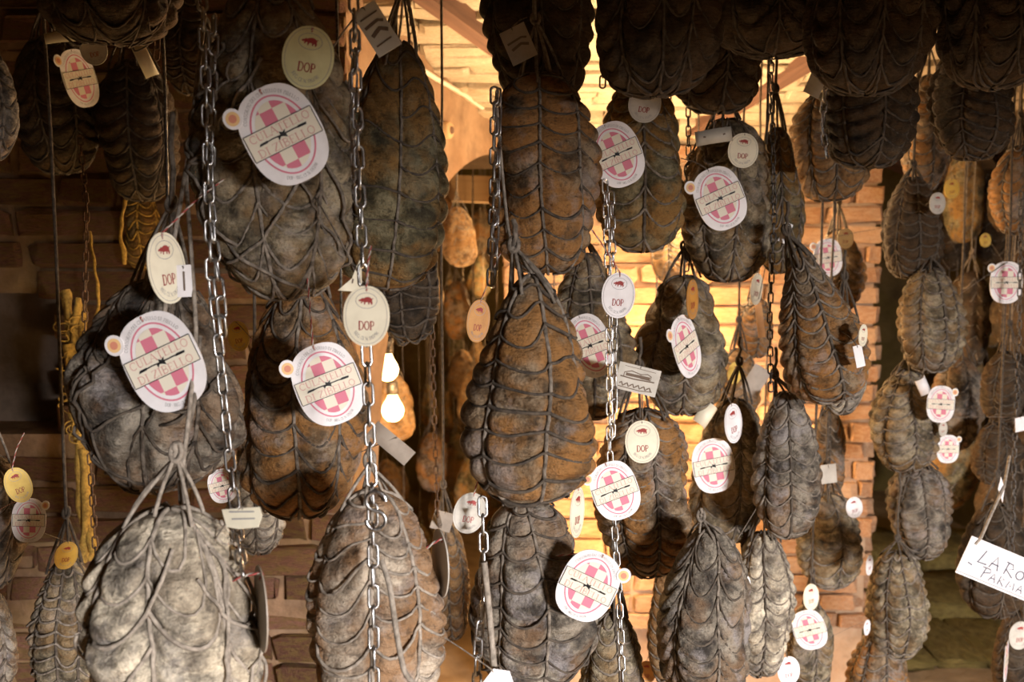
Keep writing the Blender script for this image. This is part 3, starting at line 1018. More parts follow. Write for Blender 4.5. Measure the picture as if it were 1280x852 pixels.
rng = random.Random(77)
small_ham(P(574, 296, 2.75), 0, 'small ham glowing orange at the top of the arch', None, 0.72)
small_ham(P(492, 508, 3.25), 0, 'small ham lit up white by the bulbs in the arch', None, 1.0)
n = 0
for _ in range(600):
    if n >= 44:
        break
    d = rng.uniform(3.6, 5.6)
    px, py = rng.uniform(462, 626), rng.uniform(268, 690)
    if abs(px - 487) < 30 and 420 < py < 560:
        continue
    i = rng.choice((0, 1, 2, 1, 2))
    sc = rng.uniform(0.8, 1.05)
    p = P(px, py, d)
    if clear_of(p, protos[i][0] * sc, protos[i][1] * sc):
        small_ham(p, i, 'small blurred ham deep in the inner room seen through the arch', 'hams deep in the inner room', sc, rng.uniform(0, 6))
        n += 1
n = 0
for _ in range(600):
    if n >= 30:
        break
    d = rng.uniform(2.8, 4.6)
    px, py = rng.uniform(1172, 1296), rng.uniform(130, 640)
    i = rng.choice((3, 4, 5, 3, 4))  # mostly dark rinds, putting the shade of the recess into their colour
    sc = rng.uniform(0.85, 1.15)
    p = P(px, py, d)
    if clear_of(p, protos[i][0] * sc, protos[i][1] * sc):
        small_ham(p, i, 'small dark ham in the dim recess behind the vertical string of hams', 'hams in the dim recess', sc, rng.uniform(0, 6))
        n += 1

# every ham hangs on its cord from the ham above it or from the ceiling
for (c, w, h, dp, t, ap, cr, cm, up, seed) in BODIES:
    if up:
        continue
    M = t.rotation_euler.to_matrix()
    a = c + M @ Vector((ap[0] * t.scale[0], 0, ap[2] * t.scale[0]))
    zt = vz(a.y) + 0.03 if a.y < 3.3 else 2.26
    for b in BODIES:
        q = b[0]
        if b[4] is not t and q.z > c.z + 0.02:
            ex = ((a.x - q.x) / (b[1] * 0.5)) ** 2 + ((a.y - q.y) / (b[3] * 0.5)) ** 2
            if ex < 0.9:
                zt = min(zt, q.z - b[2] * 0.5 * math.sqrt(1 - ex) * 0.9)
    if a.y < 1.95 and a.z < 1.76 and not (a.x < -0.05 and a.y > 1.44):
        zt = min(zt, a.z + 0.05)
    if zt < a.z + 0.02:
        zt = a.z + 0.02
    inv = M.inverted()
    r = random.Random(seed)
    pts = []
    for j in range(7):
        wpt = a + Vector((r.uniform(-0.003, 0.003) if 0 < j < 6 else 0, 0, (zt - a.z) * j / 6))
        pts.append(inv @ (wpt - c) / t.scale[0])
    obj('hanging_cord', tube_mesh('hanging_cord', pts, cr * 1.2 / t.scale[0], 5), cm, t)


# ------------------------------------------------------------------ chains
def link_mesh(L_, W_, r, name, mat, n=18, sides=6):
    pts = []
    R = W_ / 2 - r
    st = L_ / 2 - r - R
    for i in range(n):
        a = 2 * PI * (i + 0.5) / n
        x, z = R * math.cos(a), R * math.sin(a)
        pts.append((x, 0, z + (st if z > 0 else -st)))
    g = Geo()
    g.tube(pts, r, sides, True)
    me = g.mesh(name)
    me.materials.append(mat)
    return me


LINKS = {}
CHAINS = []


def chain(label, pts, mat, size=1.0, hook=None, twist=0.0):
    """hanging chain along picture points (px, py, depth); every link its own object"""
    key = (mat.name, round(size, 2))
    if key not in LINKS:
        LINKS[key] = link_mesh(0.0250 * size, 0.0120 * size, 0.00155 * size, 'link', mat)
    me = LINKS[key]
    W = [P(*q) for q in pts]
    base = W[-1]
    t = thing('chain', label, 'chain', base)
    seglen = [(W[i + 1] - W[i]).length for i in range(len(W) - 1)]
    tot = sum(seglen)
    pitch = 0.0188 * size
    nlink = max(2, int(tot / pitch))
    for i in range(nlink):
        s = (i + 0.5) * pitch
        k = 0
        while k < len(seglen) - 1 and s > seglen[k]:
            s -= seglen[k]
            k += 1
        dirv = (W[k + 1] - W[k]).normalized()
        p = W[k] + dirv * s
        rot = dirv.to_track_quat('Z', 'Y').to_matrix() @ Matrix.Rotation((PI / 2) * (i % 2) + twist + 0.12 * math.sin(i * 2.3), 3, 'Z')
        obj('link', me, None, t, p - base, rot.to_euler())
    if hook:
        hp = P(*hook) - base
        lst = [(hp.x + 0.009 * math.cos(a), hp.y, hp.z + 0.009 + 0.009 * math.sin(a)) for a in np.linspace(0, 1.5 * PI, 12)]
        lst += [(hp.x + 0.009 * math.cos(a), hp.y, hp.z - 0.009 + 0.009 * math.sin(a)) for a in np.linspace(0.5 * PI, -PI, 12)][1:]
        obj('s_hook', tube_mesh('s_hook', lst, 0.0022, 6), mat, t)
    CHAINS.append(t)
    return t


chain('bright steel chain hanging left of the big upper left ham', [(250, -60, 0.9), (257, 100, 0.9), (264, 350, 0.9), (270, 400, 0.9), (286, 560, 0.9), (296, 660, 0.88), (306, 735, 0.8)], M_STEEL, 1.0)
chain('second strand of steel chain beside the leftmost steel chain', [(268, 20, 0.915), (264, 160, 0.91), (262, 255, 0.905), (276, 375, 0.9), (280, 420, 0.91)], M_STEEL, 1.0, twist=0.8)
chain('long bright steel chain passing the cream oval tag down to the bottom edge', [(440, -60, 0.88), (446, 120, 0.88), (453, 330, 0.87), (460, 480, 0.87), (466, 640, 0.86), (468, 900, 0.85)], M_STEEL, 1.0, hook=(470, 638, 0.842))
chain('second strand of steel chain left of the dark orange patched ham', [(444, 30, 0.90), (440, 140, 0.90), (446, 250, 0.885)], M_STEEL, 0.85, twist=0.7)
chain('pair strand of steel chain above the top of the central pear ham', [(618, 110, 1.06), (617, 240, 1.05), (613, 372, 1.02)], M_STEEL, 0.95)
chain('second pair strand of steel chain above the central pear ham', [(623, 112, 1.07), (621, 250, 1.06), (616, 362, 1.04)], M_STEEL, 0.95, twist=0.8)
chain('steel chain in front of the bottom centre ham', [(603, 622, 0.99), (605, 700, 0.985), (604, 745, 0.985), (598, 800, 0.985), (595, 880, 0.985)], M_STEEL, 1.0)
chain('steel chain at centre right with tags and badges along it', [(756, 225, 1.33), (761, 380, 1.33), (762, 560, 1.33), (768, 660, 1.32), (774, 740, 1.3), (780, 900, 1.28)], M_STEEL, 0.95)
chain('second strand of the centre right steel chain', [(764, 240, 1.345), (768, 380, 1.345), (768, 500, 1.34), (764, 560, 1.34)], M_STEEL, 0.95, twist=0.7)
chain('dark rusty chain against the vault above the olive ham', [(752, -20, 1.6), (754, 60, 1.6), (753, 120, 1.58)], M_RUST, 1.1)
chain('dark chain in front of the narrow dark ham', [(963, 40, 1.55), (966, 170, 1.56), (968, 270, 1.58), (962, 400, 1.58), (964, 500, 1.5)], M_DARKIRON, 0.9)
chain('rusty chain hanging down the left brick wall', [(100, 170, 1.66), (108, 260, 1.64), (106, 400, 1.62), (112, 560, 1.6), (120, 700, 1.58)], M_RUST, 0.95)
chain('short rusty chain at the upper left between dark hams', [(198, -70, 1.5), (196, 62, 1.5), (193, 88, 1.5)], M_RUST, 1.0)
chain('rusty chain hanging in the middle of the arch', [(540, 330, 1.75), (541, 450, 1.75), (544, 560, 1.74), (547, 648, 1.74)], M_RUST, 0.85)
chain('thin chain in front of the limewashed vault at upper centre', [(512, -30, 2.0), (513, 92, 2.0)], M_RUST, 0.95)
chain('rim lit chain down the left side of the square bottomed ham', [(1032, 98, 1.46), (1028, 160, 1.46), (1034, 200, 1.46)], M_STEEL, 0.95)
chain('dark chain at the right edge beside the handwritten card', [(1276, 240, 2.05), (1274, 420, 2.05), (1268, 560, 2.05), (1264, 720, 2.05)], M_DARKIRON, 0.95)
chain('dark chain behind the badge of the cream banded ham', [(860, 110, 1.62), (861, 230, 1.62), (858, 345, 1.62)], M_DARKIRON, 0.9)


# loose hanging cords
def cordline(label, pts, r, mat, group=None):
    W = [P(*q) for q in pts]
    base = W[-1]
    # smooth through the points
    A = np.array([list(p_ - base) for p_ in W])
    tt = np.linspace(0, len(A) - 1, len(A) * 5)
    S = np.stack([np.interp(tt, np.arange(len(A)), A[:, c]) for c in range(3)], -1)
    ker = np.array([0.25, 0.5, 0.25])
    for _ in range(2):
        S[1:-1] = 0.25 * S[:-2] + 0.5 * S[1:-1] + 0.25 * S[2:]
    o = obj('loose_rope', tube_mesh('loose_rope', S, r, 6), mat, None, base)
    return tag(o, label, 'cord', group)


cordline('pale cord running from upper left down to the bundle above the bluish ham', [(256, 20, 1.02), (245, 110, 1.0), (236, 190, 0.98), (226, 250, 0.96), (212, 330, 0.93), (205, 400, 0.93)], 0.0024, M_CORDP)
cordline('second pale cord fanning out below the upper left chain', [(240, 150, 0.99), (232, 220, 0.975), (238, 300, 0.93), (246, 420, 0.9), (238, 500, 0.88), (228, 590, 0.86)], 0.0022, M_CORDP)
cordline('third pale cord running over the bluish ham to the whitest ham', [(250, 420, 0.905), (244, 500, 0.885), (230, 560, 0.87), (224, 600, 0.86)], 0.0022, M_CORD)
cordline('grey cord beside the paired steel strands over the pear ham', [(620, 120, 1.09), (628, 220, 1.08), (634, 280, 1.04), (641, 318, 1.0)], 0.002, M_CORDP)
cordline('straight thin rod beside the thin vault chain', [(505, -20, 2.02), (501, 30, 2.02), (497, 60, 2.02)], 0.003, M_DARKIRON)
cordline('straight dark cord beside the chain of the narrow dark ham', [(961, 60, 1.57), (960, 120, 1.58), (958, 180, 1.6)], 0.0026, M_CORDD)
cordline('pale cord tied to the steel chain in front of the bottom centre ham', [(605, 702, 0.975), (611, 760, 0.975), (617, 830, 0.97), (619, 846, 0.97)], 0.0036, M_CORDP)
cordline('cord lying over the bottom edge ham beside the long steel chain', [(477, 700, 0.87), (487, 730, 0.862), (497, 800, 0.855), (505, 840, 0.85), (522, 860, 0.85)], 0.0028, M_CORDP)
cordline('dark upright cord below the lit rim of the arch ham', [(546, 640, 1.75), (553, 672, 1.85)], 0.005, M_CORD)

# --- yellow mouldy strands on the corner of the niche
t = thing('mouldy_netting', 'bundle of yellow mouldy netting hanging from the niche corner at left', 'netting', P(112, 700, 1.8))
base = Vector(t.location)
rngm = random.Random(5)
STR = [
    ([(82, 362), (86, 400), (94, 470), (104, 540), (110, 620), (112, 700)], 0.007),
    ([(98, 372), (92, 430), (96, 500), (100, 545), (108, 620), (116, 690)], 0.006),
    ([(104, 380), (103, 430), (104, 480), (102, 520), (98, 548)], 0.006),
    ([(86, 430), (90, 480), (93, 520), (98, 552), (103, 600)], 0.008),
    ([(76, 366), (84, 380), (90, 420)], 0.004),
    ([(106, 560), (108, 640), (105, 700)], 0.009),
    ([(100, 550), (100, 620), (106, 690)], 0.007),
    ([(112, 290), (118, 330), (124, 370), (118, 420)], 0.002),
    ([(156, 250), (150, 290), (157, 330)], 0.003),
]
for ptsl, r in STR:
    A = np.array([list(P(x, y, 1.8 + rngm.uniform(-0.015, 0.015)) - base) for x, y in ptsl])
    tt = np.linspace(0, len(A) - 1, len(A) * 6)
    S = np.stack([np.interp(tt, np.arange(len(A)), A[:, c]) for c in range(3)], -1)
    S[:, 0] += 0.0025 * np.sin(tt * 9)
    for _ in range(2):
        S[1:-1] = 0.25 * S[:-2] + 0.5 * S[1:-1] + 0.25 * S[2:]
    rr = r * (0.8 + 0.35 * np.sin(tt * 5.0 + r * 900) * np.cos(tt * 2.1))
    obj('strand', tube_mesh('strand', S, np.abs(rr) * 1.25 + 0.001, 7), M_MOULDY, t)
for i in range(22):
    x, y = rngm.uniform(80, 104), rngm.uniform(400, 545)
    x += (y - 400) * 0.09 - 6
    c = P(x, y, 1.785) - base
    rx, rz_ = rngm.uniform(0.008, 0.02), rngm.uniform(0.006, 0.014)
    a0 = rngm.uniform(0, 6)
    pts_ = [(c.x + rx * math.cos(a), c.y + 0.006 * math.sin(a * 2 + a0), c.z + rz_ * math.sin(a)) for a in np.linspace(a0, a0 + 5.0, 14)]
    obj('loop', tube_mesh('loop', pts_, 0.0015, 5), M_MOULDY, t)


# ------------------------------------------------------------------ printed tags
def arcp(cx, cy, rx, ry, a0, a1, n=12):
    return [(cx + rx * math.cos(rad(a0 + (a1 - a0) * i / n)), cy + ry * math.sin(rad(a0 + (a1 - a0) * i / n))) for i in range(n + 1)]


TK, TN = 0.13, 0.055     # thick and thin strokes of a roman letter


def sf(x, y, w=0.12):    # a serif
    return ([(x - w, y), (x + w, y)], TN)


GL = {
    'A': (0.78, [([(0.06, 0), (0.37, 1)], TN), ([(0.37, 1), (0.7, 0)], TK), ([(0.17, 0.36), (0.56, 0.36)], TN), sf(0.07, 0.02), sf(0.69, 0.02)]),
    'B': (0.68, [([(0.16, 0), (0.16, 1)], TK), ([(0.05, 0.98), (0.36, 0.98)] + arcp(0.36, 0.75, 0.18, 0.23, 90, -90, 8) + [(0.16, 0.52)], 0.075), ([(0.16, 0.52), (0.38, 0.52)] + arcp(0.38, 0.27, 0.22, 0.25, 90, -90, 8) + [(0.05, 0.02)], 0.085)]),
    'C': (0.72, [(arcp(0.4, 0.5, 0.32, 0.48, 45, 315, 16), 0.1), ([(0.64, 0.7), (0.64, 0.95)], TN)]),
    'D': (0.78, [([(0.16, 0), (0.16, 1)], TK), ([(0.05, 0.98), (0.34, 0.98)] + arcp(0.34, 0.5, 0.34, 0.48, 90, -90, 14) + [(0.05, 0.02)], 0.09)]),
    'E': (0.66, [([(0.16, 0), (0.16, 1)], TK), ([(0.05, 0.975), (0.55, 0.975), (0.55, 0.8)], TN), ([(0.16, 0.52), (0.44, 0.52)], TN), ([(0.05, 0.025), (0.58, 0.025), (0.58, 0.22)], TN)]),
    'G': (0.78, [(arcp(0.4, 0.5, 0.32, 0.48, 45, 320, 16), 0.1), ([(0.63, 0.42), (0.63, 0.15)], 0.1), sf(0.6, 0.42)]),
    'I': (0.36, [([(0.18, 0), (0.18, 1)], TK), sf(0.18, 0.98, 0.14), sf(0.18, 0.02, 0.14)]),
    'L': (0.62, [([(0.16, 0), (0.16, 1)], TK), sf(0.16, 0.98, 0.13), ([(0.05, 0.025), (0.56, 0.025), (0.56, 0.24)], TN)]),
    'N': (0.78, [([(0.14, 0), (0.14, 1)], TN), ([(0.12, 1), (0.64, 0)], TK), ([(0.64, 0), (0.64, 1)], TN), sf(0.14, 0.02), sf(0.64, 0.98), sf(0.1, 0.98, 0.08)]),
    'O': (0.78, [(arcp(0.39, 0.5, 0.31, 0.47, 0, 360, 24), 0.1)]),
    'P': (0.66, [([(0.16, 0), (0.16, 1)], TK), ([(0.05, 0.98), (0.36, 0.98)] + arcp(0.36, 0.72, 0.21, 0.26, 90, -90, 8) + [(0.16, 0.46)], 0.085), sf(0.16, 0.02, 0.13)]),
    'R': (0.72, [([(0.16, 0), (0.16, 1)], TK), ([(0.05, 0.98), (0.36, 0.98)] + arcp(0.36, 0.74, 0.19, 0.24, 90, -90, 8) + [(0.16, 0.5)], 0.08), ([(0.34, 0.5), (0.64, 0)], 0.1), sf(0.16, 0.02, 0.12)]),
    'S': (0.58, [(arcp(0.29, 0.74, 0.2, 0.23, 30, 265, 10) + arcp(0.29, 0.26, 0.21, 0.24, 85, -150, 10), 0.09)]),
    'T': (0.7, [([(0.35, 0), (0.35, 1)], TK), ([(0.06, 0.8), (0.06, 0.975), (0.64, 0.975), (0.64, 0.8)], TN), sf(0.35, 0.02, 0.13)]),
    'U': (0.78, [([(0.16, 1), (0.16, 0.33)] + arcp(0.39, 0.33, 0.23, 0.3, 180, 270, 8), TK), (arcp(0.39, 0.33, 0.23, 0.3, 270, 360, 8) + [(0.62, 1)], TN), sf(0.16, 0.98), sf(0.62, 0.98)]),
    'Z': (0.68, [([(0.08, 0.8), (0.08, 0.975), (0.58, 0.975)], TN), ([(0.58, 0.97), (0.08, 0.03)], TK), ([(0.08, 0.025), (0.6, 0.025), (0.6, 0.2)], TN)]),
    '1': (0.4, [([(0.08, 0.8), (0.2, 1), (0.2, 0)], 0.1)]),
    '2': (0.56, [(arcp(0.27, 0.72, 0.2, 0.26, 170, -40, 9) + [(0.06, 0.03), (0.5, 0.03)], 0.09)]),
    '3': (0.56, [(arcp(0.26, 0.75, 0.19, 0.23, 150, -90, 9) + arcp(0.26, 0.26, 0.21, 0.25, 90, -150, 9), 0.09)]),
    '6': (0.58, [(arcp(0.29, 0.3, 0.21, 0.27, 0, 360, 14), 0.09), ([(0.08, 0.32), (0.14, 0.7), (0.42, 0.98)], 0.09)]),
    '9': (0.58, [(arcp(0.29, 0.7, 0.21, 0.27, 0, 360, 14), 0.09), ([(0.5, 0.68), (0.44, 0.3), (0.16, 0.02)], 0.09)]),
    '/': (0.4, [([(0.04, -0.05), (0.36, 1.05)], 0.07)]),
    '.': (0.25, [([(0.12, 0.0), (0.12, 0.12)], 0.12)]),
    '-': (0.4, [([(0.06, 0.45), (0.34, 0.45)], 0.08)]),
    ' ': (0.36, []),
}


class Flat:
    """flat print: polygons in the x-z plane, y is the height above the card"""
    def __init__(self, y):
        self.v, self.f, self.y = [], [], y

    def poly(self, pts):
        n = len(self.v)
        self.v += [(x, self.y, z) for x, z in pts]
        self.f.append(tuple(range(n, n + len(pts))))

    def ribbon(self, pts, w, closed=False):
        p = np.asarray(pts, float)
        t = np.gradient(p, axis=0) if len(p) > 2 else np.repeat((p[1] - p[0])[None], len(p), 0)
        if closed:
            t = np.roll(p, -1, 0) - np.roll(p, 1, 0)
        t = t / (np.linalg.norm(t, axis=1)[:, None] + 1e-12)
        nrm = np.stack([-t[:, 1], t[:, 0]], -1) * (w / 2)
        n = len(self.v)
        m = len(p)
        for q in np.concatenate([p + nrm, p - nrm]):
            self.v.append((q[0], self.y, q[1]))
        for i in range(m if closed else m - 1):
            j = (i + 1) % m
            self.f.append((n + i, n + j, n + m + j, n + m + i))

    def glyphs(self, text, place, h, bold=1.0):
        """place(x) gives origin and direction for a running length x"""
        x = 0.0
        for ch in text:
            adv, st = GL[ch]
            (ox, oz), ang = place(x + adv * h / 2)
            c, s = math.cos(ang), math.sin(ang)
            for pts, w in st:
                q = []
                for (a, b) in pts:
                    u, v = (a - adv / 2) * h, b * h
                    q.append((ox + u * c - v * s, oz + u * s + v * c))
                self.ribbon(q, w * h * bold)
            x += adv * h
        return x

    def text(self, text, cx, z, h, bold=1.0, fit=None):
        tot = sum(GL[c][0] for c in text) * h
        k = 1.0 if fit is None else fit / tot
        self.glyphs_scaled(text, cx - tot * k / 2, z, h, k, bold)

    def glyphs_scaled(self, text, x0, z, h, k, bold):
        x = x0
        for ch in text:
            adv, st = GL[ch]
            for pts, w in st:
                self.ribbon([(x + a * h * k, z + b * h) for a, b in pts], w * h * bold)
            x += adv * h * k

    def arc_text(self, text, rx, rz, mid_deg, h, bold=1.0, inward=False):
        tot = sum(GL[c][0] for c in text) * h
        r = (rx + rz) / 2

        def place(x):
            d = (x - tot / 2) / r
            if inward:
                a = rad(mid_deg) + d
                return (rx * math.cos(a), rz * math.sin(a)), a + PI / 2
            a = rad(mid_deg) - d
            return (rx * math.cos(a), rz * math.sin(a)), a - PI / 2
        self.glyphs(text, place, h, bold)

    def mesh(self, name, mat):
        me = new_mesh(name, self.v, self.f, False)
        me.materials.append(mat)
        return me


def ell(rx, rz, n=48, p=2.0, cx=0.0, cz=0.0):
    out = []
    for i in range(n):
        a = 2 * PI * i / n
        c, s = math.cos(a), math.sin(a)
        out.append((cx + rx * math.copysign(abs(c) ** (2 / p), c), cz + rz * math.copysign(abs(s) ** (2 / p), s)))
    return out


def clip_convex(poly, clip):
    out = poly
    for i in range(len(clip)):
        a, b = clip[i], clip[(i + 1) % len(clip)]
        inp, out = out, []
        if not inp:
            return []
        side = lambda q: (b[0] - a[0]) * (q[1] - a[1]) - (b[1] - a[1]) * (q[0] - a[0])
        for j in range(len(inp)):
            p0, p1 = inp[j - 1], inp[j]
            s0, s1 = side(p0), side(p1)
            if s1 >= 0:
                if s0 < 0:
                    t = s0 / (s0 - s1)
                    out.append((p0[0] + t * (p1[0] - p0[0]), p0[1] + t * (p1[1] - p0[1])))
                out.append(p1)
            elif s0 >= 0:
                t = s0 / (s0 - s1)
                out.append((p0[0] + t * (p1[0] - p0[0]), p0[1] + t * (p1[1] - p0[1])))
    return out


def slab(name, outline, th, mat):
    """card of real thickness, front face at y = 0 looking to -y"""
    n = len(outline)
    v = [(x, 0.0, z) for x, z in outline] + [(x, th, z) for x, z in outline]
    f = [tuple(range(n)), tuple(range(2 * n - 1, n - 1, -1))]
    for i in range(n):
        j = (i + 1) % n
        f.append((i, i + n, j + n, j))
    me = new_mesh(name, v, f, False)
    me.materials.append(mat)
    return me


BW, BH = 0.086, 0.110          # checkered badge
E = -0.0004


def badge_parts():
    out = []
    out.append(('card', slab('card', ell(BW / 2, BH / 2, 56, 2.55), 0.0014, M_WHITE)))
    r1 = Flat(E)
    r1.ribbon(ell(0.0318, 0.0440, 48), 0.0019, True)
    out.append(('oval_border', r1.mesh('oval_border', I_PINK)))
    clip = ell(0.0272, 0.0388, 40)
    pk, cr_ = Flat(E), Flat(E)
    c = 0.0152
    for i in range(-2, 2):
        for j in range(-3, 3):
            x0, z0 = i * c + 0.0025, j * c
            q = clip_convex([(x0, z0), (x0 + c, z0), (x0 + c, z0 + c), (x0, z0 + c)], clip)
            if len(q) > 2:
                (pk if (i + j) % 2 == 0 else cr_).poly(q)
    out.append(('pink_checks', pk.mesh('pink_checks', I_PINK)))
    out.append(('cream_checks', cr_.mesh('cream_checks', I_CREAM)))
    b = Flat(E * 2)
    bw, bh = 0.0405, 0.0150
    b.poly([(-bw, -bh), (bw, -bh), (bw, bh), (-bw, bh)])
    out.append(('banner', b.mesh('banner', I_CREAM)))
    b = Flat(E * 3)
    e = 0.0009
    for q in ([(-bw, -bh), (bw, -bh)], [(-bw, bh), (bw, bh)], [(-bw, -bh), (-bw, bh)], [(bw, -bh), (bw, bh)]):
        b.ribbon(q, e)
    out.append(('banner_frame', b.mesh('banner_frame', I_BLACK)))
    tx = Flat(E * 3)
    tx.text('CULATELLO', 0, 0.0042, 0.0088, 0.9, 0.072)
    tx.text('DI ZIBELLO', 0, -0.0132, 0.0088, 0.9, 0.068)
    out.append(('banner_lettering', tx.mesh('banner_lettering', I_PINKTXT)))
    em = Flat(E * 4)
    em.ribbon([(-0.026, -0.0006), (-0.012, 0.0006), (0.0, 0.0), (0.012, 0.0004), (0.026, 0.0)], 0.0014)
    em.poly([(-0.029, -0.0016), (-0.019, -0.0012), (-0.018, 0.0014), (-0.027, 0.0012)])
    em.poly([(0.017, -0.0010), (0.028, -0.0012), (0.029, 0.0014), (0.019, 0.0018)])
    em.poly([(-0.006, -0.0042), (-0.003, -0.0012), (0.0, -0.0022), (0.004, -0.0046), (0.0035, -0.001), (0.0062, 0.0006), (0.003, 0.0014), (0.0046, 0.0046), (0.0006, 0.0024), (-0.0028, 0.0044), (-0.0026, 0.001), (-0.0066, 0.0004)])
    out.append(('lance_emblem', em.mesh('lance_emblem', I_BLACK)))
    sm = Flat(E)
    sm.arc_text('CONSORZIO DEL CULATELLO DI ZIBELLO', 0.0358, 0.0475, 90, 0.0040, 1.0)
    out.append(('upper_lettering', sm.mesh('upper_lettering', I_GREY)))
    sm = Flat(E)
    sm.arc_text('DOP - REG. CE N. 1263/96', 0.0385, 0.0512, 270, 0.0036, 1.0, True)
    out.append(('lower_lettering', sm.mesh('lower_lettering', I_GREY)))
    return out


def seal_parts():
    out = [('seal', slab('seal', ell(0.0106, 0.0116, 28), 0.0014, M_WHITE))]
    q = Flat(E)
    q.poly(ell(0.0076, 0.0080, 24))
    out.append(('seal_ring', q.mesh('seal_ring', I_ORANGE)))
    q = Flat(E * 2)
    q.poly(ell(0.0044, 0.0046, 20))
    out.append(('seal_centre', q.mesh('seal_centre', I_SEALRED)))
    return out


DW, DH = 0.056, 0.0725


def tag_parts(card_mat):
    out = [('card', slab('card', ell(DW / 2, DH / 2, 48, 2.1), 0.0013, card_mat))]
    q = Flat(E)
    q.ribbon(ell(DW / 2 - 0.0030, DH / 2 - 0.0030, 48, 2.1), 0.0005, True)
    q.ribbon(ell(0.0128, 0.0092, 32, 2.0, 0.0, 0.0185), 0.0006, True)
    q.arc_text('REG. CE N. 1263/96', 0.0212, 0.0290, 270, 0.0042, 1.0, True)
    out.append(('fine_print', q.mesh('fine_print', I_GREY)))
    pg = Flat(E)
    body = [(-0.0098, 0.0002), (-0.0085, 0.0012), (-0.0066, 0.0018), (-0.0048, 0.0034), (-0.0036, 0.0026), (-0.0012, 0.0040), (0.0016, 0.0046), (0.0044, 0.0040), (0.0064, 0.0024), (0.0086, 0.0034), (0.0072, 0.0012),
            (0.0070, -0.0006), (0.0076, -0.0022), (0.0068, -0.0048), (0.0056, -0.0048), (0.0052, -0.0026), (0.0040, -0.0020), (0.0034, -0.0046), (0.0022, -0.0046), (0.0020, -0.0018), (-0.0010, -0.0018), (-0.0018, -0.0046), (-0.0030, -0.0046),
            (-0.0030, -0.0014), (-0.0044, -0.0012), (-0.0056, -0.0034), (-0.0066, -0.0032), (-0.0062, -0.0006), (-0.0086, -0.0010)]
    pg.poly([(x, z + 0.0185) for x, z in body])
    out.append(('pig_emblem', pg.mesh('pig_emblem', I_RED)))
    tx = Flat(E)
    tx.text('DOP', 0, -0.0165, 0.0105, 1.1, 0.0195)
    out.append(('lettering', tx.mesh('lettering', I_RED)))
    return out


BADGE = badge_parts()
SEAL = seal_parts()
TAGS = {k: tag_parts(m_) for k, m_ in (('cream', M_CREAM), ('white', M_WHITE), ('yellow', M_YELLOW), ('amber', M_AMBER), ('dull', M_DULLCARD), ('pale_yellow', M_PALEYELLOW), ('grey', M_GREYCARD))}


def twine(parent, pts_local, r=0.0009):
    """red and white twisted twine, two strands wound round each other"""
    A = np.array([list(p_) for p_ in pts_local])
    n = max(14, int(np.linalg.norm(np.diff(A, axis=0), axis=1).sum() / 0.0016))
    tt = np.linspace(0, len(A) - 1, n)
    S = np.stack([np.interp(tt, np.arange(len(A)), A[:, c]) for c in range(3)], -1)
    for _ in range(6):
        S[1:-1] = 0.25 * S[:-2] + 0.5 * S[1:-1] + 0.25 * S[2:]
    if (parent.location - EYE).length > 1.35 or parent.name.startswith('paper_card'):
        obj('string', tube_mesh('string', S[::3], r, 4), M_CORD, parent)
        return
    ph = np.arange(n) * 0.75
    for k, m_ in ((0, M_RED), (1, M_WHITE_TW)):
        W = S.copy()
        W[:, 0] += r * 0.75 * np.cos(ph + k * PI)
        W[:, 1] += r * 0.75 * np.sin(ph + k * PI)
        obj(('red_strand', 'white_strand')[k], tube_mesh('strand', W, r, 5), m_, parent)


def orient(t, roll, yaw, pitch=0.0):
    """roll turns the card in the picture (positive = anticlockwise), yaw swings it round the upright"""
    M = Matrix.Rotation(rad(yaw), 3, 'Z') @ Matrix.Rotation(rad(pitch), 3, 'X') @ Matrix.Rotation(rad(-roll), 3, 'Y')
    t.rotation_euler = M.to_euler()
    return M


def hang(t, M, top, length=0.05, back=0.035, dx=0.0):
    """the string of a tag, from its upper edge to the nearest ham"""
    inv = M.inverted()
    sc = Vector(t.scale)
    dn = lambda v: Vector(((inv @ v).x / sc.x, (inv @ v).y / sc.y, (inv @ v).z / sc.z))
    a = Vector(top)
    p = Vector(t.location)
    tw_ = M @ Vector((a.x * sc.x, a.y * sc.y, a.z * sc.z))
    best = None
    for (c, w, h, dp, o, ap, cr, cm, up, seed) in BODIES:
        rel = p + tw_ + Vector((dx, 0, length * 0.6)) - c
        n = Vector((rel.x / (w * 0.5), rel.y / (dp * 0.5), rel.z / (h * 0.5)))
        ln = max(n.length, 1e-4)
        q = c + rel * (0.88 / ln)
        dist = (q - (p + tw_)).length + (0 if ln > 0.8 else 0.05)
        if best is None or dist < best[0]:
            best = (dist, q)
    e = best[1] - p if best[0] < 0.13 or p.y > 1.25 else tw_ + Vector((dx, 0.03, length))
    m = (tw_ + e) * 0.5 + Vector((0, -0.004, 0.004))
    twine(t, [a + Vector((0, 0.0015, -0.004)), a + Vector((0, -0.0005, 0.003)), dn(m), dn(e)])


def badge(label, px, py, wpx, d, roll=0.0, yaw=0.0, seal='left', seal_pos=None, tw=0.05, dx=0.0, pitch=0.0, vscale=1.0):
    p = P(px, py, d)
    t = thing('paper_badge', label, 'badge', p)
    M = orient(t, roll, yaw, pitch)
    s = wpx * d / F / BW
    t.scale = (s, s, s * vscale)
    card = None
    for nm, me in BADGE:
        o = obj(nm, me, None, card or t)
        if nm == 'card':
            card = o
    if seal:
        sx, sz = seal_pos or (-0.0405, 0.038)
        if seal == 'right':
            sx = -sx
        so = None
        for nm, me in SEAL:
            o = obj(nm, me, None, so or t)
            if so is None:
                so = o
                o.location = (sx, -0.0012, sz)
                o['label'] = 'small round seal of red and orange'
    if tw:
        hang(t, M, (0.0, 0.0, BH / 2 - 0.004), tw, 0.04, dx)
    return t


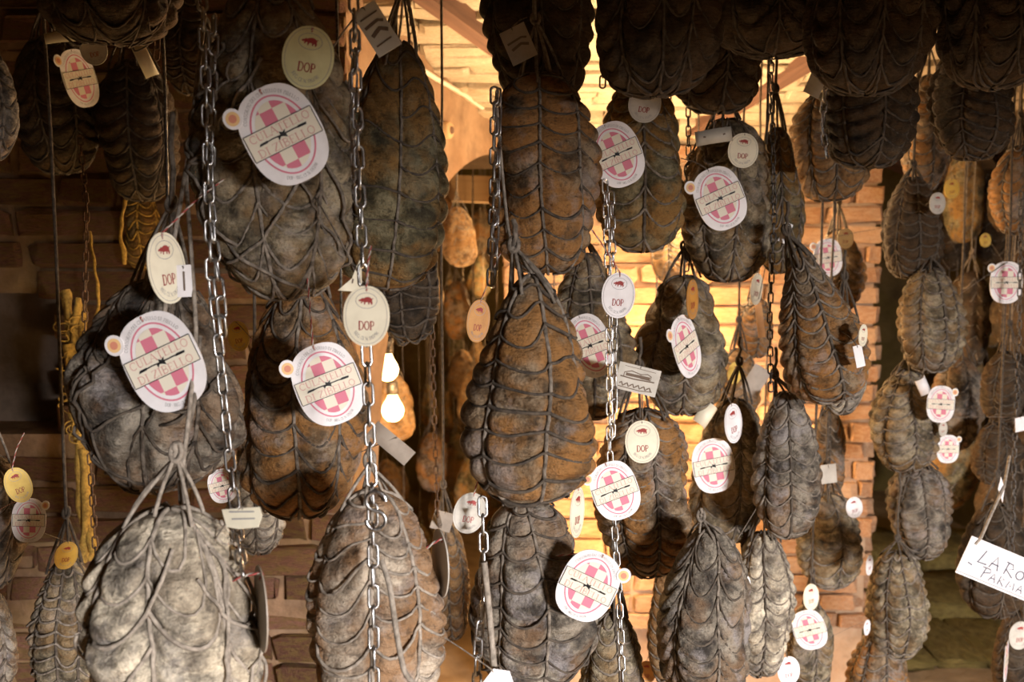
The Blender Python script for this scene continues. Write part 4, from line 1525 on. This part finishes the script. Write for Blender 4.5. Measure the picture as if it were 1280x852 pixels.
def oval(label, px, py, wpx, hpx, d, col='cream', roll=0.0, yaw=0.0, tw=0.04, dx=0.0, pitch=0.0, group=None, h=None, back=False):
    """oval tag; hpx sets the size, the width comes from the swing (yaw) of the card"""
    p = P(px, py, d)
    t = thing('oval_tag', label, 'tag', p, group=group)
    M = orient(t, roll, yaw + (180 if back else 0), pitch)
    s = hpx * d / F / DH
    wx = (wpx * d / F / DW) / max(0.2, math.cos(rad(yaw)))
    wx = min(max(wx, 0.75 * s), 1.25 * s)
    t.scale = (wx, s, s)
    card = None
    for nm, me in TAGS[col]:
        o = obj(nm, me, None, card or t)
        if nm == 'card':
            card = o
    if tw:
        hang(t, M, (0.0, 0.0, DH / 2 - 0.004), tw, 0.04, dx)
    return t


def paper_card(label, px, py, wpx, hpx, d, mat, roll=0.0, yaw=0.0, pitch=0.0, prints=(), tw=0.03, outline=None, name='paper_card', curl=0.0):
    p = P(px, py, d)
    t = thing(name, label, 'card', p)
    M = orient(t, roll, yaw, pitch)
    w, h = wpx * d / F, hpx * d / F
    # a slightly curled sheet with thickness
    nx = 9
    if outline is None:
        vs, fs = [], []
        for i in range(nx + 1):
            u = i / nx - 0.5
            y = curl * (u * u * 4 - 0.3) * w
            for z in (-h / 2, h / 2):
                vs += [(u * w, y, z), (u * w, y + 0.0010, z)]
        for i in range(nx):
            a, b = i * 4, i * 4 + 4
            fs += [(a, b, b + 2, a + 2), (a + 1, a + 3, b + 3, b + 1), (a, a + 1, b + 1, b), (a + 2, b + 2, b + 3, a + 3)]
        fs += [(0, 2, 3, 1), (nx * 4, nx * 4 + 1, nx * 4 + 3, nx * 4 + 2)]
        me = new_mesh('sheet', vs, fs, True if curl else False)
        me.materials.append(mat)
    else:
        me = slab('sheet', [(x * w, z * h) for x, z in outline], 0.001, mat)
    sheet = obj('sheet', me, None, t)
    for nm, ink, strokes in prints:
        q = Flat(-0.0005)
        for pts, lw in strokes:
            q.ribbon([(x * w, z * h) for x, z in pts], lw * h)
        obj(nm, q.mesh(nm, ink), None, sheet)
    if tw:
        hang(t, M, (0, 0, h / 2 - 0.003), tw, 0.03)
    return t


# --- checkered badges
badge('largest checkered badge at the left, in front of the bluish ham', 203, 452, 99, 0.885, 25, -4, dx=0.015)
badge('checkered badge on the big pale olive ham at upper left', 354, 168, 98, 0.87, 27, 6, dx=0.004)
badge('checkered badge on the brownish ham between the left steel chains', 410, 480, 82, 0.985, 20, 14, dx=0.012)
badge('checkered badge on the olive ham at upper middle', 771, 193, 64, 1.395, 24, 5)
badge('checkered badge on the cream banded ham at upper right of centre', 900, 248, 62, 1.47, 24, 4)
badge('checkered badge peeping out beside the shoulder of the central pear ham', 738, 432, 54, 1.48, 22, -18, vscale=1.18)
badge('strongly turned checkered badge on the half dark half pale ham', 858, 433, 50, 1.53, 26, 42, vscale=1.3, tw=0.03)
badge('checkered badge hanging on the centre right chain below a cream tag', 769, 613, 59, 1.285, 20, 4)
badge('checkered badge tilted clockwise in front of the bottom centre ham', 735, 732, 72, 1.02, -25, -4, 'right', dx=-0.02, tw=0.09)
badge('small nearly upright checkered badge on the pale right lit ham', 892, 582, 54, 1.66, 10, 6, seal=None)
badge('half hidden checkered badge behind the scaly dark ham', 922, 744, 44, 1.5, -20, 35, seal=None, tw=0.03)
badge('small checkered badge above the tall brownish ham, against the bricks', 1035, 322, 37, 2.2, 8, 6)
badge('lone checkered badge at the right edge over the dark recess', 1258, 353, 41, 2.1, 0, 0)
badge('pinkish checkered badge beside the third ham of the vertical string', 1176, 505, 33, 2.05, -2, -10, 'right', vscale=1.1)
badge('smaller lower one of the two pinkish badges beside the vertical string', 1185, 561, 28, 2.15, 0, 0, 'right', tw=0.02)
badge('white badge at the lower right in front of a small ham', 1012, 787, 40, 1.98, 18, -10)
badge('pink badge at the left edge below a yellow tag', 36, 650, 40, 1.14, -4, 10, 'right', vscale=1.1)
badge('narrow dim badge swung sideways at the far upper left', 100, 98, 48, 1.6, 18, 60, vscale=1.15, tw=0.03)
badge('dim pinkish badge half hidden behind the whitest ham and the leftmost chain', 278, 607, 34, 1.2, 10, 20, seal=None, tw=0.02)
badge('dim badge swung sideways at the lower right corner', 1258, 826, 34, 2.1, -6, 55, vscale=1.2, tw=0.03)

# --- oval tags
oval('yellowish oval tag at the top of the big pale olive ham', 385, 72, 64, 78, 0.885, 'pale_yellow', -10, 4)
oval('cream oval tag in front of the long steel chain', 458, 395, 58, 76, 0.855, 'cream', -1, 0)
oval('cream oval tag swung sideways above the largest badge', 209, 335, 27, 90, 0.9, 'cream', 8, 52, dx=0.012)
oval('dim oval tag on the olive ham above its badge', 806, 130, 41, 46, 1.41, 'dull', -8, 0)
oval('oval tag on the cream banded ham above its badge', 929, 188, 38, 43, 1.5, 'cream', -4, 0)
oval('white oval tag on the centre right chain beside the pear ham', 773, 369, 42, 57, 1.29, 'white', -4, 0)
oval('cream oval tag on the brown grey ham above the chain badge', 803, 552, 43, 54, 1.36, 'cream', 2, 0)
oval('amber backlit oval tag swung sideways on the half dark half pale ham', 866, 374, 20, 50, 1.52, 'amber', 4, 55)
oval('white oval tag leaning above the small upright badge', 917, 529, 27, 51, 1.62, 'white', 12, 40)
oval('pale oval tag swung sideways against the brightest bricks', 946, 361, 20, 40, 1.9, 'cream', -12, 45)
oval('yellow oval tag on the pale backlit ham', 919, 466, 21, 28, 2.15, 'yellow', -16, 30)
oval('cream oval tag swung sideways on red and white twine above the clockwise badge', 722, 640, 20, 64, 1.25, 'cream', -4, 60)
oval('white oval tag glowing beside the grey ham at the pillar', 1068, 634, 22, 27, 2.0, 'white', 14, 10)
oval('oval tag above the white badge near the bottom of the pillar', 1014, 746, 22, 34, 2.0, 'cream', 6, 20)
oval('white oval tag at the bottom edge right of centre', 986, 838, 29, 37, 1.75, 'white', 8, 10)
oval('dim oval tag at upper left under the large dark ham', 117, 62, 32, 38, 1.45, 'dull', 12, 10)
oval('bright yellow oval tag at the left edge above the pink badge', 23, 606, 26, 46, 1.12, 'yellow', 16, 30)
oval('yellow oval tag swung sideways left of the whitest ham', 83, 694, 20, 34, 1.38, 'yellow', -12, 62)
oval('amber oval tag half hidden behind the left shoulder of the pear ham', 598, 401, 24, 54, 1.25, 'amber', -8, 25)
oval('tall pale tag turned edge on right of the bottom edge ham', 551, 703, 26, 84, 0.97, 'dull', 24, 109, tw=0.02)
oval('grey tag turned edge on right of the whitest ham', 327, 760, 30, 106, 0.84, 'grey', 14, 114, tw=0.02)
oval('pale oval tag beside the right shoulder of the tall brownish ham', 1079, 419, 16, 28, 1.42, 'cream', -6, 40)
oval('round pale tag right of the topmost ham of the vertical string', 1172, 254, 22, 27, 2.02, 'dull', 0, 10)
oval('round pale tag above the badge against the bricks', 1057, 298, 22, 25, 2.32, 'cream', 0, 10)
oval('tiny oval tag between the two pinkish badges', 1179, 536, 13, 19, 2.1, 'dull', 0, 20)
oval('round dim tag under the handwritten card at the right edge', 1275, 794, 30, 36, 2.05, 'dull', 0, 10)
oval('yellow tag glimpsed behind the leftmost chain above the brownish ham', 298, 420, 26, 38, 1.35, 'yellow', 8, 10)
oval('tiny yellow tag beside the leftmost chain at upper left', 251, 251, 12, 23, 1.05, 'cream', 8, 30)
oval('small round amber tag at the bottom behind the clockwise badge', 808, 840, 24, 30, 1.9, 'amber', 0, 0)
oval('narrow white tag at the neck of the fifth ham of the string', 1087, 706, 13, 26, 2.05, 'white', 0, 40, tw=0.02)
oval('narrow white tag at the neck of the lowest ham of the string', 1084, 784, 12, 20, 2.1, 'white', 6, 40, tw=0.02)
for k, (x, y, w_) in enumerate(((1222, 497, 20), (1222, 519, 20), (1214, 535, 24), (1190, 236, 22), (1232, 300, 16))):
    oval('round yellow mouldy tag in the dim recess at the right', x, y, w_, w_ * 1.1, 2.75, 'yellow', k * 9 - 20, 15, group='yellow tags in the dim recess')
t = oval('glossy translucent oval tag left of the steel chain at bottom centre', 587, 641, 40, 52, 1.02, 'dull', -14, 20)
t.children[0].children[0].hide_render = False

# --- paper cards
W1 = [([(-0.38, 0.28), (0.36, 0.3)], 0.03), ([(-0.38, 0.1), (0.2, 0.14), (0.38, 0.08)], 0.06), ([(-0.3, -0.1), (0.1, -0.02), (0.36, -0.12)], 0.08), ([(-0.36, -0.3), (0.3, -0.28)], 0.03)]
paper_card('grey printed paper at the top of the long steel chain', 471, 36, 34, 62, 0.93, M_DULLCARD, 33, 10, 0, [('print', I_BROWN, W1)])
paper_card('small beige paper on the dark ham cut by the top edge', 648, 55, 34, 44, 1.2, M_GREYCARD, 24, -10, 0, [('print', I_BROWN, W1[1:3])])
HOUSE = [([(-0.34, 0.02), (-0.34, 0.16), (-0.18, 0.26), (0.05, 0.2), (0.05, 0.06), (0.3, 0.06), (0.3, 0.2), (0.2, 0.26), (0.05, 0.2)], 0.035),
         ([(-0.42, 0.0), (-0.1, -0.02), (0.4, 0.02)], 0.05), ([(-0.3, 0.1), (0.28, 0.12)], 0.11), ([(-0.36, 0.4), (0.38, 0.38)], 0.02)]
SCRIPT = [([(-0.4 + 0.045 * i, -0.27 + 0.07 * math.sin(i * 2.1)) for i in range(18)], 0.05), ([(-0.42, -0.38), (0.1, -0.4), (0.4, -0.34)], 0.03)]
paper_card('beige card printed with a farmhouse drawing, below the centre right tag', 797, 474, 54, 34, 1.38, M_DULLCARD, -14, 4, 0, [('house_drawing', I_BROWN, HOUSE), ('script_print', I_BROWN, SCRIPT)])
paper_card('cream paper band round the top of the cream banded ham', 893, 170, 46, 18, 1.47, M_DULLCARD, 9, 0, 0, [('print', I_BROWN, [([(-0.3, 0.05), (0.1, -0.05), (0.3, 0.05)], 0.1)])], curl=0.12)
paper_card('cream card lying nearly flat above the whitest ham', 301, 646, 56, 30, 0.83, M_CREAM, 2, -12, -30, [('print', I_GREY, [([(-0.3, 0.2), (0.3, 0.24)], 0.06), ([(-0.2, -0.1), (0.35, -0.05)], 0.06)])], outline=[(-0.5, 0.3), (0.4, 0.45), (0.5, 0.1), (0.46, -0.4), (0.0, -0.5), (-0.3, -0.42)])
paper_card('small white rectangular tag beside the sideways tag above the largest badge', 230, 351, 19, 40, 0.91, M_WHITE, 2, 8, 0, [('print', I_BROWN, [([(0.0, -0.3), (0.02, 0.3)], 0.06)])])
paper_card('small white slip hanging beside the narrow dark ham', 982, 291, 11, 26, 1.5, M_WHITE, -22, 10)
paper_card('folded triangular cream paper left of the long steel chain', 437, 343, 30, 44, 0.93, M_CREAM, 0, 12, 0, [('print', I_BROWN, [([(0.28, 0.1), (0.3, 0.2)], 0.04), ([(0.1, -0.25), (0.14, -0.12)], 0.04)])], outline=[(-0.5, -0.45), (0.5, -0.5), (0.5, 0.5), (0.3, 0.25), (0.1, -0.1)])
paper_card('yellowish paper strip above the far upper left ham', 77, 46, 42, 13, 1.4, M_CREAM, 8, 10, curl=0.1)
paper_card('yellowish folded paper beside the short rusty chain', 181, 75, 17, 42, 1.46, M_CREAM, 24, 20, curl=0.2)
paper_card('grey slip left of the square bottomed ham at upper right', 1019, 106, 22, 28, 1.44, M_DULLCARD, -24, 10)
paper_card('white paper tied to the pale cord at the bottom edge', 619, 848, 40, 26, 0.955, M_WHITE, 18, 8, outline=[(-0.5, -0.5), (0.5, -0.5), (0.5, 0.1), (0.05, 0.5), (-0.45, 0.0)])
paper_card('curled cream paper left of the leaning white oval tag', 884, 519, 22, 30, 1.62, M_CREAM, -38, 20, curl=0.35)
paper_card('bright white slip right of the tall brownish ham', 1074, 445, 12, 28, 1.42, M_WHITE, 14, 10)
paper_card('small white folded slip beside the neck of the third string ham', 1156, 482, 16, 22, 2.05, M_WHITE, 30, 20, curl=0.3)
paper_card('dull grey plank like card hanging left in the arch', 489, 554, 62, 22, 1.5, M_GREYCARD, -42, 10)
paper_card('pale orange paper low in the arch on the reddish ham', 553, 651, 26, 24, 1.8, M_GREYCARD, -18, 10)
paper_card('pinkish brown card against the bright bricks behind the pale backlit ham', 945, 475, 24, 36, 2.0, M_GREYCARD, -32, 0)
paper_card('greenish white card between the blue grey ham and the slim ham', 992, 506, 18, 26, 1.9, M_WHITE, 4, 0)
paper_card('beige card on the slim ham in front of the pillar', 1036, 592, 20, 24, 2.15, M_DULLCARD, 6, 5)
paper_card('white diamond slip on the cord of the handwritten card', 1252, 612, 13, 34, 1.72, M_WHITE, 12, 30, tw=0, outline=[(0, -0.5), (0.5, 0), (0.1, 0.5), (-0.5, 0.1)])
paper_card('small white card on the chain at the right edge', 1276, 530, 18, 18, 2.0, M_WHITE, 6, 20)
paper_card('dangling orange brown paper among the bundle of tags at the bright bricks', 950, 400, 9, 44, 1.92, M_AMBER, 8, 0)
paper_card('amber paper strip between the pale ribbed ham and the scaly ham', 919, 694, 16, 30, 1.6, M_AMBER, 6, 10)

# the handwritten sign at the right edge
HW1 = [([(-0.30, 0.30), (-0.335, 0.0), (-0.35, -0.04), (-0.25, -0.03)], 0.034), ([(-0.22, -0.06), (-0.17, 0.26), (-0.125, -0.08)], 0.034), ([(-0.215, 0.06), (-0.13, 0.05)], 0.034),
       ([(-0.055, -0.08), (-0.045, 0.24)], 0.034), ([(-0.07, 0.24), (0.0, 0.22), (0.02, 0.12), (-0.05, 0.06), (0.04, -0.1)], 0.034), (arcp(0.105, 0.04, 0.04, 0.11, 0, 360, 12), 0.034),
       (arcp(0.2, 0.04, 0.036, 0.1, 50, 310, 10), 0.034)]
HW2 = [([(-0.43, -0.14), (-0.38, -0.17)], 0.034), ([(-0.25, -0.38), (-0.235, -0.1)], 0.030), ([(-0.27, -0.1), (-0.19, -0.1), (-0.175, -0.18), (-0.24, -0.24)], 0.030), ([(-0.17, -0.38), (-0.135, -0.16), (-0.1, -0.38)], 0.030), ([(-0.16, -0.29), (-0.11, -0.29)], 0.030),
       ([(-0.07, -0.38), (-0.065, -0.16), (-0.02, -0.2), (-0.06, -0.27), (-0.01, -0.38)], 0.030), ([(0.02, -0.38), (0.035, -0.18), (0.06, -0.32), (0.085, -0.18), (0.1, -0.38)], 0.030), ([(0.13, -0.38), (0.16, -0.18), (0.19, -0.38)], 0.030), ([(0.135, -0.3), (0.18, -0.3)], 0.030)]
sg = paper_card('white wooden card with grey handwriting hung on a cord at the right edge', 1262, 716, 132, 50, 1.7, M_WHITE, -23, 4, 0, [('handwriting', I_PEN, HW1 + HW2), ('ruled_line', I_GREY, [([(-0.5, -0.44), (0.5, -0.44)], 0.025)])], name='hanging_sign', tw=0)
inv = sg.rotation_euler.to_matrix().inverted()
pts_ = [inv @ (P(x, y, dd) - sg.location) for x, y, dd in ((1219, 680, 1.69), (1226, 672, 1.69), (1240, 640, 1.7), (1255, 608, 1.72), (1262, 570, 1.8))]
obj('sign_cord', tube_mesh('sign_cord', pts_, 0.0028, 6), M_CORDP, sg)
